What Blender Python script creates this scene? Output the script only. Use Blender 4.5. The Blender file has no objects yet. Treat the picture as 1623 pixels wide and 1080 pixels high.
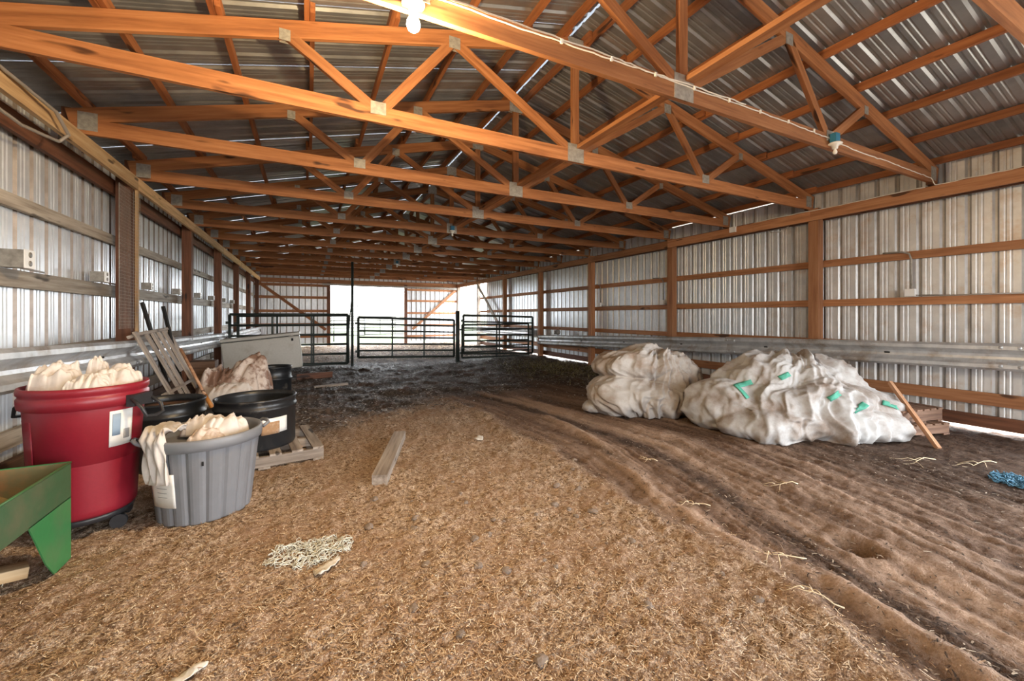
import bpy, bmesh, math, random
import numpy as np
from mathutils import Vector, Matrix
random.seed(7); rng = np.random.default_rng(11)
scene = bpy.context.scene
col = scene.collection
R_ = math.radians
# ------------------------------------------------------------------ camera
cd = bpy.data.cameras.new('camera'); cam = bpy.data.objects.new('camera', cd); col.objects.link(cam)
cam.location = (0, 0, 1.4); cam.rotation_euler = (R_(90), 0, R_(-26.45))
cd.sensor_width = 36; cd.lens = 650.4 / 1623 * 36; cd.shift_y = (500.8 - 540) / 1623; cd.clip_start = 0.02; cd.clip_end = 2000
scene.camera = cam
# ------------------------------------------------------------------ world, exposure
w = bpy.data.worlds.new('overcast_sky'); scene.world = w; w.use_nodes = True
bg = w.node_tree.nodes['Background']; bg.inputs['Color'].default_value = (0.93, 0.965, 1.0, 1); bg.inputs['Strength'].default_value = 6.0
scene.view_settings.view_transform = 'Standard'; scene.view_settings.look = 'None'
scene.view_settings.gamma = 1; scene.view_settings.use_curve_mapping = False
scene.view_settings.exposure = 1.6
def portal(name, loc, rot, sx, sy):          # sampling aid on openings, both seen and added: gives off no light itself
    l = bpy.data.lights.new(name, 'AREA'); l.shape = 'RECTANGLE'; l.size = sx; l.size_y = sy; l.cycles.is_portal = True
    o = bpy.data.objects.new(name, l); col.objects.link(o); o.location = loc; o.rotation_euler = rot
portal('opening_portal_front', (2.65, -4.65, 1.45), (R_(90), 0, R_(0)), 3.1, 2.95)
portal('opening_portal_near_side', (7.6, -1.8, 1.5), (R_(90), 0, R_(90)), 5.4, 3.0)
portal('opening_portal_back', (2.65, 21.3, 1.4), (R_(90), 0, R_(180)), 3.6, 2.9)
portal('opening_portal_side', (7.6, 19.5, 1.5), (R_(90), 0, R_(90)), 2.8, 3.0)
# ------------------------------------------------------------------ constants of the place
CX = 2.655; HALF = 4.62           # ridge line x, half span of a truss
T1Y, TS = 2.314, 1.457            # first full truss, truss spacing
ZB = 3.10                         # underside of bottom chords
ZT = 4.48                         # top of top chords at the ridge
SL = 0.25
POSTY = [0.81, 3.677, 6.54, 9.41, 12.27, 15.14, 18.0, 20.87]
XL, XR = -2.17, 7.36              # wall sheets
# ------------------------------------------------------------------ helpers
def tag(o, label, cat, group=None):
    o['label'] = label; o['category'] = cat
    if group: o['group'] = group
    return o
def empty(name, loc=(0, 0, 0), rz=0, parent=None):
    o = bpy.data.objects.new(name, None); col.objects.link(o); o.empty_display_size = .1
    o.location = loc; o.rotation_euler = (0, 0, rz)
    return o
def world_of(o):
    return Matrix.LocRotScale(o.location, o.rotation_euler, o.scale)
def adopt(o, parent, local=False):
    if parent is not None:
        o.parent = parent
        if not local: o.matrix_parent_inverse = chain(parent).inverted()
    return o
def chain(o):
    m = world_of(o)
    if o.parent is not None:
        m = chain(o.parent) @ o.matrix_parent_inverse @ m
    return m
class MB:
    def __init__(s): s.v = []; s.f = []; s.sm = []
    def add(s, vs, fs, smooth=False):
        b = len(s.v); s.v += [tuple(p) for p in vs]
        for f in fs: s.f.append(tuple(i + b for i in f)); s.sm.append(smooth)
        return s
    def box(s, c, size, rot=None):
        x, y, z = (q / 2 for q in size)
        P = [Vector((a * x, b * y, d * z)) for a in (-1, 1) for b in (-1, 1) for d in (-1, 1)]
        if rot is not None: P = [rot @ p for p in P]
        c = Vector(c)
        return s.add([p + c for p in P], [(0, 1, 3, 2), (4, 6, 7, 5), (0, 4, 5, 1), (2, 3, 7, 6), (0, 2, 6, 4), (1, 5, 7, 3)])
    def bar(s, a, b, wd, ht, up=(0, 0, 1)):
        a, b = Vector(a), Vector(b); x = (b - a); L = x.length; x.normalize(); u = Vector(up)
        y = u.cross(x).normalized(); z = x.cross(y)
        return s.box((a + b) / 2, (L, wd, ht), Matrix((x, y, z)).transposed())
    def tube(s, pts, r, n=8, closed=False, cap=True):
        pts = [Vector(p) for p in pts]; rs = r if isinstance(r, (list, tuple)) else [r] * len(pts)
        vs = []; prev = None
        for i, p in enumerate(pts):
            if closed: t = pts[(i + 1) % len(pts)] - pts[i - 1]
            else: t = pts[min(i + 1, len(pts) - 1)] - pts[max(i - 1, 0)]
            t.normalize()
            if prev is None:
                q = Vector((0, 0, 1)) if abs(t.z) < .9 else Vector((1, 0, 0))
                prev = (q - t * q.dot(t)).normalized()
            else:
                prev = (prev - t * prev.dot(t))
                if prev.length < 1e-5: prev = t.orthogonal()
                prev.normalize()
            bb = t.cross(prev)
            for k in range(n):
                an = 2 * math.pi * k / n
                vs.append(p + rs[i] * (math.cos(an) * prev + math.sin(an) * bb))
        fs = []; m = len(pts)
        for i in range(m if closed else m - 1):
            j = (i + 1) % m
            for k in range(n): fs.append((i * n + k, i * n + (k + 1) % n, j * n + (k + 1) % n, j * n + k))
        b = len(s.v); s.add(vs, fs, True)
        if cap and not closed:
            s.f.append(tuple(b + k for k in reversed(range(n)))); s.sm.append(False)
            s.f.append(tuple(b + (m - 1) * n + k for k in range(n))); s.sm.append(False)
        return s
    def lathe(s, prof, n=40, c=(0, 0, 0), ang=None, smooth=True):
        vs = []; c = Vector(c)
        for r, z in prof:
            for k in range(n):
                a = 2 * math.pi * k / n
                vs.append((c.x + r * math.cos(a), c.y + r * math.sin(a), c.z + z))
        fs = []
        for i in range(len(prof) - 1):
            for k in range(n): fs.append((i * n + k, i * n + (k + 1) % n, (i + 1) * n + (k + 1) % n, (i + 1) * n + k))
        b = len(s.v); s.add(vs, fs, smooth)
        for i, rev in ((0, True), (len(prof) - 1, False)):
            if prof[i][0] > 1e-4:
                idx = [b + i * n + k for k in range(n)]
                s.f.append(tuple(reversed(idx)) if rev else tuple(idx)); s.sm.append(False)
        return s
    def prism(s, poly, axis, a, b):          # polygon in the two other axes, extruded along axis from a to b
        vs = []
        for t in (a, b):
            for p, q in poly:
                vs.append({'x': (t, p, q), 'y': (p, t, q), 'z': (p, q, t)}[axis])
        n = len(poly); fs = [tuple(range(n)), tuple(reversed(range(n, 2 * n)))]
        for i in range(n): fs.append((i, i + n, (i + 1) % n + n, (i + 1) % n))
        return s.add(vs, fs)
    def mesh(s, name):
        me = bpy.data.meshes.new(name); me.from_pydata(s.v, [], s.f); me.polygons.foreach_set('use_smooth', s.sm)
        me.update(); return me
    def build(s, name, mat, parent=None, local=False, fix=True):
        me = s.mesh(name)
        if fix:
            bm = bmesh.new(); bm.from_mesh(me); bmesh.ops.recalc_face_normals(bm, faces=bm.faces); bm.to_mesh(me); bm.free()
        me.materials.append(mat)
        o = bpy.data.objects.new(name, me); col.objects.link(o)
        return adopt(o, parent, local)
_bc = {}
def board(name, a, b, wd, ht, mat, parent=None, up=(0, 0, 1)):
    """one piece of lumber: its length runs along local x so the grain follows it"""
    a, b = Vector(a), Vector(b); x = b - a; L = x.length; x.normalize()
    y = Vector(up).cross(x).normalized(); z = x.cross(y)
    key = (round(L, 3), wd, ht, mat.name)
    if key not in _bc:
        m = MB().box((0, 0, 0), (L, wd, ht)); me = m.mesh('lumber'); me.materials.append(mat)
        _bc[key] = me
    o = bpy.data.objects.new(name, _bc[key]); col.objects.link(o)
    M = Matrix((x, y, z)).transposed().to_4x4(); M.translation = (a + b) / 2
    o.location = M.translation; o.rotation_euler = M.to_euler()
    return adopt(o, parent)
def inst(name, me, loc, rot=(0, 0, 0), parent=None, scale=(1, 1, 1)):
    o = bpy.data.objects.new(name, me); col.objects.link(o); o.location = loc; o.rotation_euler = rot; o.scale = scale
    return adopt(o, parent)
def copy_tree(o, parent=None):
    c = o.copy(); col.objects.link(c)
    if parent is not None:
        c.parent = parent; c.matrix_parent_inverse = o.matrix_parent_inverse.copy()
    for ch in list(o.children): copy_tree(ch, c)
    return c
# numpy value noise
def vnoise(P, seed=0):
    P = np.asarray(P, dtype=np.float64); I = np.floor(P).astype(np.int64); F = P - I; F = F * F * (3 - 2 * F)
    def h(d):
        q = I + np.array(d)
        n = (q[:, 0] * 374761393 + q[:, 1] * 668265263 + q[:, 2] * 1442695041 + seed * 974634777) & 0xffffffff
        n = ((n ^ (n >> 13)) * 1274126177) & 0xffffffff
        n = ((n ^ (n >> 16)) * 2246822519) & 0xffffffff
        return (n ^ (n >> 15)) / 4294967295.0
    r = 0
    for dx in (0, 1):
        wx = F[:, 0] if dx else 1 - F[:, 0]
        for dy in (0, 1):
            wy = F[:, 1] if dy else 1 - F[:, 1]
            for dz in (0, 1):
                wz = F[:, 2] if dz else 1 - F[:, 2]
                r = r + wx * wy * wz * h((dx, dy, dz))
    return r * 2 - 1
def fbm(P, seed=0, oct=4):
    a = 1; r = 0; P = np.array(P, dtype=np.float64)
    for k in range(oct): r = r + a * vnoise(P, seed + k); P = P * 2.03 + 7.1; a *= .5
    return r
# ------------------------------------------------------------------ materials
class NT:
    def __init__(s, name):
        s.m = bpy.data.materials.new(name); s.m.use_nodes = True; s.t = s.m.node_tree; s.b = s.t.nodes['Principled BSDF']
    def n(s, typ, **kw):
        o = s.t.nodes.new(typ)
        for k, v in kw.items():
            if k in o.inputs.keys() if not k.startswith('_') else False: o.inputs[k].default_value = v
            else: setattr(o, k.lstrip('_'), v)
        return o
    def l(s, a, b): s.t.links.new(a, b)
    def coord(s, kind='Object', scale=(1, 1, 1), offset_random=False):
        tc = s.n('ShaderNodeTexCoord'); mp = s.n('ShaderNodeMapping'); mp.inputs['Scale'].default_value = scale
        s.l(tc.outputs[kind], mp.inputs['Vector'])
        if offset_random:
            oi = s.n('ShaderNodeObjectInfo'); mu = s.n('ShaderNodeMath', _operation='MULTIPLY'); mu.inputs[1].default_value = 57.0
            s.l(oi.outputs['Random'], mu.inputs[0]); s.l(mu.outputs[0], mp.inputs['Location'])
        return mp.outputs['Vector']
    def noise(s, vec, scale, detail=4, rough=.55):
        o = s.n('ShaderNodeTexNoise'); o.inputs['Scale'].default_value = scale; o.inputs['Detail'].default_value = detail; o.inputs['Roughness'].default_value = rough
        s.l(vec, o.inputs['Vector']); return o.outputs['Fac']
    def ramp(s, fac, stops):
        o = s.n('ShaderNodeValToRGB'); e = o.color_ramp.elements
        while len(e) < len(stops): e.new(.5)
        for i, (p, c) in enumerate(stops): e[i].position = p; e[i].color = (*c, 1) if len(c) == 3 else c
        s.l(fac, o.inputs['Fac']); return o.outputs['Color']
    def mix(s, fac, a, b, blend='MIX'):
        o = s.n('ShaderNodeMix', _data_type='RGBA', _blend_type=blend)
        for sock, v in ((o.inputs[0], fac), (o.inputs[6], a), (o.inputs[7], b)):
            if isinstance(v, (int, float)): sock.default_value = v
            elif isinstance(v, tuple): sock.default_value = (*v, 1) if len(v) == 3 else v
            else: s.l(v, sock)
        return o.outputs[2]
    def math(s, op, a, b=None):
        o = s.n('ShaderNodeMath', _operation=op)
        for i, v in enumerate((a, b)):
            if v is None: continue
            if isinstance(v, (int, float)): o.inputs[i].default_value = v
            else: s.l(v, o.inputs[i])
        return o.outputs[0]
    def bump(s, h, strength=.3, dist=.01):
        o = s.n('ShaderNodeBump'); o.inputs['Strength'].default_value = strength; o.inputs['Distance'].default_value = dist
        s.l(h, o.inputs['Height']); s.l(o.outputs['Normal'], s.b.inputs['Normal'])
    def fin(s, color=None, rough=.6, metal=0, spec=None):
        if color is not None:
            if isinstance(color, tuple): s.b.inputs['Base Color'].default_value = (*color, 1)
            else: s.l(color, s.b.inputs['Base Color'])
        if isinstance(rough, (int, float)): s.b.inputs['Roughness'].default_value = rough
        else: s.l(rough, s.b.inputs['Roughness'])
        s.b.inputs['Metallic'].default_value = metal
        if spec is not None: s.b.inputs['Specular IOR Level'].default_value = spec
        return s.m
def wood(name, dark, mid, light, rough=.7, grain=1.0, knots=True):
    t = NT(name); v = t.coord('Object', (1.6, 26, 26), True); g = t.noise(v, 1.0, 5, .6)
    c = t.ramp(g, [(.28, dark), (.5, mid), (.72, light)])
    v2 = t.coord('Object', (2.2, 9, 9), True); k = t.noise(v2, 1.0, 2, .5)
    if knots: c = t.mix(t.ramp(k, [(.66, (0, 0, 0)), (.72, (1, 1, 1))]), c, tuple(q * .35 for q in dark))
    oi = t.n('ShaderNodeObjectInfo'); hs = t.n('ShaderNodeHueSaturation'); t.l(c, hs.inputs['Color'])
    mr = t.n('ShaderNodeMapRange'); mr.inputs['To Min'].default_value = .78; mr.inputs['To Max'].default_value = 1.18
    t.l(oi.outputs['Random'], mr.inputs['Value']); t.l(mr.outputs[0], hs.inputs['Value'])
    t.bump(g, .25 * grain, .004)
    return t.fin(hs.outputs['Color'], rough)
def galv(name, c1, c2, rough=.42, metal=.6, scale=6, dirt=None):
    t = NT(name); v = t.coord('Object', (1, 1, 1), True); n = t.noise(v, scale, 5, .6); c = t.ramp(n, [(.3, c1), (.7, c2)])
    if dirt: c = t.mix(t.ramp(t.noise(t.coord('Object', (1, 1, 1), True), 2.2, 6, .7), [(.52, (0, 0, 0)), (.68, (.85, .85, .85))]), c, dirt)
    r = t.math('ADD', t.math('MULTIPLY', n, .25), rough - .12)
    return t.fin(c, r, metal)
def plain(name, color, rough=.5, metal=0, var=.25, scale=8, bump=0, spec=None):
    t = NT(name); n = t.noise(t.coord('Object'), scale, 5, .6)
    c = t.mix(n, tuple(q * (1 - var) for q in color), tuple(min(1, q * (1 + var)) for q in color))
    if bump: t.bump(n, bump, .01)
    return t.fin(c, rough, metal, spec)
def dirty(name, color, stain, lo=.5, hi=.66, rough=.8, scale=3, bump=.2, metal=0, fine=30):
    t = NT(name); v = t.coord('Object', (1, 1, 1), True); n = t.noise(v, scale, 6, .65); f = t.noise(v, fine, 3, .6)
    c = t.mix(f, tuple(q * .86 for q in color), tuple(min(1, q * 1.08) for q in color))
    c = t.mix(t.ramp(n, [(lo, (0, 0, 0)), (hi, (1, 1, 1))]), c, stain)
    t.bump(f, bump, .004)
    return t.fin(c, rough, metal)
M = {}
M['truss'] = wood('truss_lumber', (.21, .074, .025), (.36, .142, .05), (.47, .21, .085))
M['purlin'] = wood('purlin_lumber', (.20, .065, .022), (.33, .115, .038), (.42, .17, .06))
M['girt_right'] = wood('girt_lumber', (.26, .105, .042), (.42, .185, .08), (.52, .26, .125))
M['girt_left'] = wood('weathered_girt_lumber', (.20, .16, .12), (.36, .31, .25), (.50, .45, .38))
M['post'] = wood('post_timber', (.075, .028, .014), (.15, .056, .026), (.22, .09, .045))
M['header'] = wood('header_lumber', (.42, .25, .11), (.66, .43, .22), (.76, .55, .32))
M['oldwood'] = wood('grey_weathered_wood', (.16, .12, .09), (.32, .26, .21), (.46, .40, .34))
M['darkwood'] = wood('dark_damp_wood', (.055, .03, .018), (.12, .066, .04), (.20, .115, .07))
M['palletwood'] = wood('brown_pallet_wood', (.10, .05, .032), (.20, .11, .07), (.30, .18, .12))
M['sheet'] = galv('galvanised_wall_sheet', (.70, .75, .80), (.88, .92, .96), .36, .45, 5)
M['rib'] = galv('shaded_sheet_rib', (.20, .165, .14), (.34, .30, .27), .40, .5, 6)  # groove shade put into the colour, stronger on the left wall
M['rib_light'] = galv('pale_shaded_sheet_rib', (.36, .35, .34), (.52, .51, .50), .38, .5, 6)
M['sheet_warm'] = galv('galvanised_wall_sheet_warm', (.58, .59, .60), (.76, .77, .77), .42, .35, 5, dirt=(.54, .44, .36))  # duller base with warm tan patches, for the near right sheets
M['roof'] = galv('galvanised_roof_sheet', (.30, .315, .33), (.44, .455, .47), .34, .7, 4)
M['plate'] = galv('galvanised_plate', (.27, .255, .23), (.45, .43, .39), .5, .35, 30)
M['rail'] = galv('galvanised_guardrail', (.48, .50, .52), (.74, .76, .78), .38, .5, 7, dirt=(.33, .25, .18))
M['gate'] = plain('dark_green_pipe', (.035, .045, .04), .5, .2, .3, 20)
M['black'] = plain('black_hole', (.008, .008, .008), .9, 0, 0)
M['cable'] = plain('white_cable', (.78, .74, .66), .5, 0, .1)
M['porcelain'] = plain('white_porcelain', (.85, .84, .80), .25, 0, .05)
M['bluebox'] = plain('blue_plastic', (.03, .20, .34), .4, 0, .1)
M['greybox'] = galv('grey_box_steel', (.22, .21, .19), (.40, .38, .35), .5, .4, 20)
M['whiteplastic'] = plain('white_plastic', (.85, .85, .83), .4, 0, .05)
M['wire'] = plain('thin_wire', (.42, .38, .34), .5, .5, .2)
# ------------------------------------------------------------------ floor
def interp(y, ys, xs): return np.interp(y, ys, xs)
TR_Y = [-2, .6, 1.15, 2.2, 3.35, 4.93, 7.0, 9.5, 22]; TR_X = [2.75, 2.8, 2.94, 3.28, 3.54, 3.35, 2.95, 2.6, 2.4]
B_Y = [-2, .73, 1.13, 2.0, 2.8, 4.25, 5.68, 7.1, 9.3, 13, 22]; B_X = [2.0, 2.06, 2.19, 2.14, 2.23, 2.27, 2.29, 2.1, 1.7, 1.2, 1.0]
T1_Y = [-2, .6, 1.15, 1.68, 2.21, 2.86, 3.92, 5.3, 7.0, 22]; T1_X = [2.3, 2.32, 2.46, 2.31, 2.40, 2.63, 2.93, 3.04, 2.81, 2.4]
def sstep(a, b, x): t = np.clip((x - a) / (b - a), 0, 1); return t * t * (3 - 2 * t)
def floor_fields(X, Y):
    Z0 = np.zeros_like(X); P = np.stack([X, Y, Z0], 1)
    wob = .12 * vnoise(P * 2.1, 3) + .05 * vnoise(P * 7, 4)
    s = X - interp(Y, TR_Y, TR_X); b = X - interp(Y, B_Y, B_X) + wob
    mud = sstep(-.10, .12, b)
    far = sstep(5.2, 7.6, Y + 1.1 * vnoise(P * .9, 21) - .55 * np.clip(X - 1.0, -2, 1.6))
    wet = np.clip(far * sstep(-.9, .3, X + .10 * (Y - 7) + .4 * vnoise(P * 1.3, 5)), 0, 1)
    wet = wet * (1 - .6 * sstep(12.2, 13.2, Y))
    st = np.stack([s * 6.5 + .5 * vnoise(P * 1.2, 8), Y * .55, Z0], 1); streak = fbm(st, 9, 4)
    st2 = np.stack([s * 30 + 1.2 * vnoise(P * 2.2, 18), Y * 1.3, Z0], 1); streak2 = fbm(st2, 15, 3)
    t1 = np.exp(-((X - interp(Y, T1_Y, T1_X) + .04 * vnoise(P * 3, 6)) / .085) ** 2) * sstep(.2, .6, 7.5 - Y)
    t2 = np.exp(-((s + .02) / .22) ** 2)
    trk = mud * np.clip(.85 * t1 + .75 * t2 * (.65 + .6 * streak) + .5 * np.clip(streak, 0, 1) + .3 * np.clip(streak2, 0, 1), 0, 1)
    dark = mud * np.clip(sstep(.8, 2.0, s + .35 * vnoise(P * 1.1, 12)) * .9 + np.exp(-((s + .33 - .1 * wob) / .13) ** 2) * (.5 + .5 * vnoise(P * 9, 13)) + np.clip(-.6 * streak, 0, .6) + np.clip(-.3 * streak2, 0, .4), 0, 1)
    near = np.clip(1.2 - (X ** 2 + Y ** 2) ** .5 / 14, .3, 1)
    h = .010 * fbm(P * 5, 30, 3) + (1 - mud) * (.020 * np.abs(fbm(P * 13, 31, 4)) + .008 * vnoise(P * 50, 36)) \
        + mud * (.011 * streak + .007 * streak2 + .008 * fbm(P * 22, 33, 3) - .03 * t2) + .03 * t1 * mud \
        + .03 * np.exp(-((b + .02) / .1) ** 2) * sstep(0, 1, 7 - Y) + wet * .035 * fbm(P * 3.1, 34, 4)
    hole = np.exp(-(((X - 3.02) / .07) ** 2 + ((Y - 1.32) / .09) ** 2)); ringh = np.exp(-(((np.hypot((X - 3.02) / .9, Y - 1.32)) - .16) / .06) ** 2)
    h = h - .07 * hole + .018 * ringh
    h = h - .01
    return h, mud, wet, trk, np.clip(dark + hole, 0, 1)
xs = np.concatenate([np.arange(-2.3, 5.2, .022), np.arange(5.2, 7.46, .04)])
ys = [-4.7]
while ys[-1] < 21.6: ys.append(ys[-1] + max(.02, .0085 * max(ys[-1], 0) + .004) if ys[-1] > .4 else ys[-1] + .08)
ys = np.array(ys); GX, GY = np.meshgrid(xs, ys); fx, fy = GX.ravel(), GY.ravel()
h, mud, wet, trk, dark = floor_fields(fx, fy)
V = np.stack([fx, fy, h], 1); nx, ny = len(xs), len(ys); HG = h.reshape(ny, nx)
def floor_z(x, y):
    i = int(np.clip(np.searchsorted(xs, x) - 1, 0, nx - 2)); j = int(np.clip(np.searchsorted(ys, y) - 1, 0, ny - 2))
    a = (x - xs[i]) / (xs[i + 1] - xs[i]); b = (y - ys[j]) / (ys[j + 1] - ys[j])
    return float((HG[j, i] * (1 - a) + HG[j, i + 1] * a) * (1 - b) + (HG[j + 1, i] * (1 - a) + HG[j + 1, i + 1] * a) * b)
ii = (np.arange(ny - 1)[:, None] * nx + np.arange(nx - 1)[None]).ravel()
Fq = np.stack([ii, ii + 1, ii + nx + 1, ii + nx], 1)
me = bpy.data.meshes.new('floor'); me.vertices.add(len(V)); me.vertices.foreach_set('co', V.ravel())
me.loops.add(Fq.size); me.loops.foreach_set('vertex_index', Fq.ravel()); me.polygons.add(len(Fq)); me.polygons.foreach_set('loop_start', np.arange(0, Fq.size, 4))
me.update(); me.validate()
me.polygons.foreach_set('use_smooth', np.ones(len(Fq), bool))
for nm, arr in (('mud', mud), ('wet', wet), ('track', trk), ('dark', dark)):
    at = me.attributes.new(nm, 'FLOAT', 'POINT'); at.data.foreach_set('value', arr.astype(np.float32))
t = NT('barn_floor_earth'); v = t.coord('Object')
def attr(nm):
    a = t.n('ShaderNodeAttribute'); a.attribute_name = nm; return a.outputs['Fac']
g1 = t.noise(v, 130, 3, .7); g2 = t.noise(v, 34, 4, .7); g3 = t.noise(v, 2.2, 4, .6); g4 = t.noise(v, 70, 2, .5)
straw = t.ramp(g1, [(.30, (.10, .060, .037)), (.42, (.38, .26, .17)), (.54, (.64, .48, .35)), (.68, (.95, .86, .74))])
straw = t.mix(t.ramp(g2, [(.40, (1, 1, 1)), (.54, (0, 0, 0))]), straw, (.17, .10, .058))
g5 = t.noise(v, 11, 5, .7); straw = t.mix(t.ramp(g5, [(.54, (0, 0, 0)), (.70, (.7, .7, .7))]), straw, (.20, .125, .078))
straw = t.mix(t.ramp(g3, [(.40, (0, 0, 0)), (.66, (.75, .75, .75))]), straw, (.34, .21, .13))
mudc = t.ramp(g2, [(.3, (.10, .058, .038)), (.55, (.21, .13, .088)), (.75, (.31, .205, .145))])
mudc = t.mix(t.math('MULTIPLY', attr('track'), .9), mudc, t.ramp(g4, [(.3, (.38, .25, .17)), (.7, (.58, .41, .30))]))
mudc = t.mix(t.math('MULTIPLY', attr('dark'), .85), mudc, t.ramp(g2, [(.35, (.022, .013, .009)), (.65, (.085, .05, .033))]))
c = t.mix(attr('mud'), straw, mudc)
wetc = t.ramp(t.noise(v, 9, 6, .75), [(.36, (.03, .021, .016)), (.5, (.085, .062, .048)), (.6, (.17, .14, .115)), (.72, (.36, .33, .29))])
wetc = t.mix(t.ramp(g3, [(.5, (0, 0, 0)), (.62, (.8, .8, .8))]), wetc, (.13, .068, .042))
c = t.mix(attr('wet'), c, wetc)
hgt = t.math('ADD', t.math('MULTIPLY', g1, .5), g2); t.bump(hgt, .9, .02)
rg = t.n('ShaderNodeMapRange'); rg.inputs['To Min'].default_value = .95; rg.inputs['To Max'].default_value = .55; t.l(attr('wet'), rg.inputs['Value'])
M['floor'] = t.fin(c, rg.outputs[0], 0, .25)
me.materials.append(M['floor'])
fl = bpy.data.objects.new('floor', me); col.objects.link(fl); fl['kind'] = 'structure'
# ------------------------------------------------------------------ ribbed sheet profile
def rib_profile(W=.9144, d=1.0, lap=.006):
    """(position across, depth outward): four major ribs, two low ribs between each pair"""
    p = W / 4; pts = [(0, 0)]
    for k in range(4):
        o = k * p
        pts += [(o + .012, 0), (o + .032, .019 * d), (o + .052, .019 * d), (o + .072, 0)]
        for q in (.117, .164):
            pts += [(o + q - .012, 0), (o + q - .004, .0045 * d), (o + q + .004, .0045 * d), (o + q + .012, 0)]
    pts.append((W + lap, .0008 if lap > .01 else .002)); return pts
PROF = rib_profile(d=1.1, lap=.014); PROF_ROOF = rib_profile()
def sheet_mesh(name, L, mat, tops=None, prof=None, rib='rib_light'):
    m = MB(); vs = []; PR = prof or PROF
    for (a, dp) in PR:
        vs.append((a, dp, 0)); vs.append((a, dp, L if tops is None else tops(a)))
    fs = [(2 * i, 2 * i + 2, 2 * i + 3, 2 * i + 1) for i in range(len(PR) - 1)]
    m.add(vs, fs); me = m.mesh(name); me.materials.append(mat)
    if PR is PROF:                      # shade and brown reflection of the major ribs painted as darker faces
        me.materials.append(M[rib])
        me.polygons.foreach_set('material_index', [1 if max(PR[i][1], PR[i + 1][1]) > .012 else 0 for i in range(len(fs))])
    return me
Y0, Y1 = -1.8 - 3 * .9144, 21.05
NS = 28
# left wall : local x -> +Y, local y (outward) -> -X
def structure(name, loc=(0, 0, 0)):
    o = empty(name, loc); o['kind'] = 'structure'; return o
wl = structure('wall_left', (XL, 0, 0)); wr = structure('wall_right', (XR, 0, 0)); wb = structure('wall_back', (CX, 21.05, 0))
smL = sheet_mesh('wall_sheet', 3.332, M['sheet'], rib='rib'); smR = sheet_mesh('wall_sheet', 3.332, M['sheet']); smRw = sheet_mesh('wall_sheet', 3.332, M['sheet_warm'])
smTop = sheet_mesh('wall_sheet', .342, M['sheet'])
for k in range(NS):
    y = Y0 + k * .9144
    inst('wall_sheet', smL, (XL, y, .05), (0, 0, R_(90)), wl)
    if .5 > y: inst('wall_sheet', smTop, (XR, y + .9144, 3.04), (0, 0, R_(-90)), wr)  # unseen near bay, opened to let light onto the left wall
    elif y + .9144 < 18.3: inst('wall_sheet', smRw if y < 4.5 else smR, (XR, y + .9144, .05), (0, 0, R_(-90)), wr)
    else: inst('wall_sheet', smTop, (XR, y + .9144, 3.04), (0, 0, R_(-90)), wr)
bays = list(zip(POSTY[:-1], POSTY[1:]))
yb = [(-4.5, POSTY[0])] + bays
for (a, b) in yb:
    for z, hh in ((2.32, .11), (1.70, .14), (1.06, .13), (.42, .14)):
        board('girt', (-2.125, a, z), (-2.125, b, z), .04, hh, M['girt_left'], wl)
    board('skirt_board', (-2.115, a, .13), (-2.115, b, .13), .04, .26, M['darkwood'], wl)
    board('outer_header', (-2.095, a, 2.94), (-2.095, b, 2.94), .045, .17, M['post'], wl)
    board('header', (-1.885, a + .02, 3.022), (-1.885, b + .02, 3.022), .042, .148, M['header'], wl)
    if b < 18.5 and a > 0:
        for z, hh in ((2.22, .105), (1.60, .105), (.99, .10), (.40, .15)):
            board('girt', (7.315, a, z), (7.315, b, z), .04, hh, M['girt_right'], wr)
        board('skirt_board', (7.315, a, .125), (7.315, b, .125), .04, .15, M['post'], wr)
    board('header', (7.105, a + .02, 2.968), (7.105, b + .02, 2.968), .042, .148, M['girt_right'], wr)
    board('outer_header', (7.285, a, 3.0), (7.285, b, 3.0), .045, .19, M['post'], wr)
for y in POSTY:
    board('post', (-1.98, y, -.15), (-1.98, y, 3.09), .14, .14, M['post'], wl, up=(0, 1, 0))
    board('post', (7.20, y, -.15), (7.20, y, 3.09), .14, .14, M['girt_right'] if y < 17 else M['oldwood'], wr, up=(0, 1, 0))
board('nailer', (-1.90, 6.63, .9), (-1.90, 6.63, 2.95), .035, .05, M['header'], wl, up=(0, 1, 0))
board('diagonal_brace', (7.11, 17.9, 2.85), (7.11, 15.2, .78), .04, .14, M['oldwood'], wr)
# back wall
def roof_z(x): return ZT + .085 - SL * abs(x - CX)
for xa, xb, nn, bottom in ((XL, .85, 3, .12), (.85, 4.44, 4, 2.92), (4.44, XR, 3, .12)):
    sc = (xb - xa) / nn / .9144
    for k in range(nn):
        x0 = xa + k * .9144 * sc
        me = sheet_mesh('wall_sheet', 1, M['sheet'], tops=lambda a, x0=x0, bt=bottom, sc=sc: roof_z(x0 + a * sc) - bt)
        inst('wall_sheet', me, (x0, 21.05, bottom), (0, 0, 0), wb, (sc, 1, 1))
for z in (2.80, 2.24, 1.62, 1.0, .45):
    board('girt', (-2.1, 21.0, z), (.85, 21.0, z), .04, .12, M['girt_right'], wb)
    board('girt', (4.45, 21.0, z - .08), (7.2, 21.0, z - .08), .04, .10, M['girt_right'], wb)
board('header', (-2.1, 20.97, 2.99), (7.2, 20.97, 2.99), .05, .2, M['girt_right'], wb)
for x in (.87, 4.42): board('post', (x, 20.94, -.1), (x, 20.94, 2.95), .14, .14, M['post'], wb, up=(0, 1, 0))
board('diagonal_brace', (-1.9, 20.9, 2.85), (.75, 20.9, .75), .04, .13, M['truss'], wb)
board('diagonal_brace', (7.0, 20.85, 2.72), (4.75, 20.85, .72), .04, .13, M['girt_right'], wb)
board('door_track', (.6, 20.86, 2.86), (7.1, 20.86, 2.82), .05, .09, M['greybox'], wb)
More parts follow.
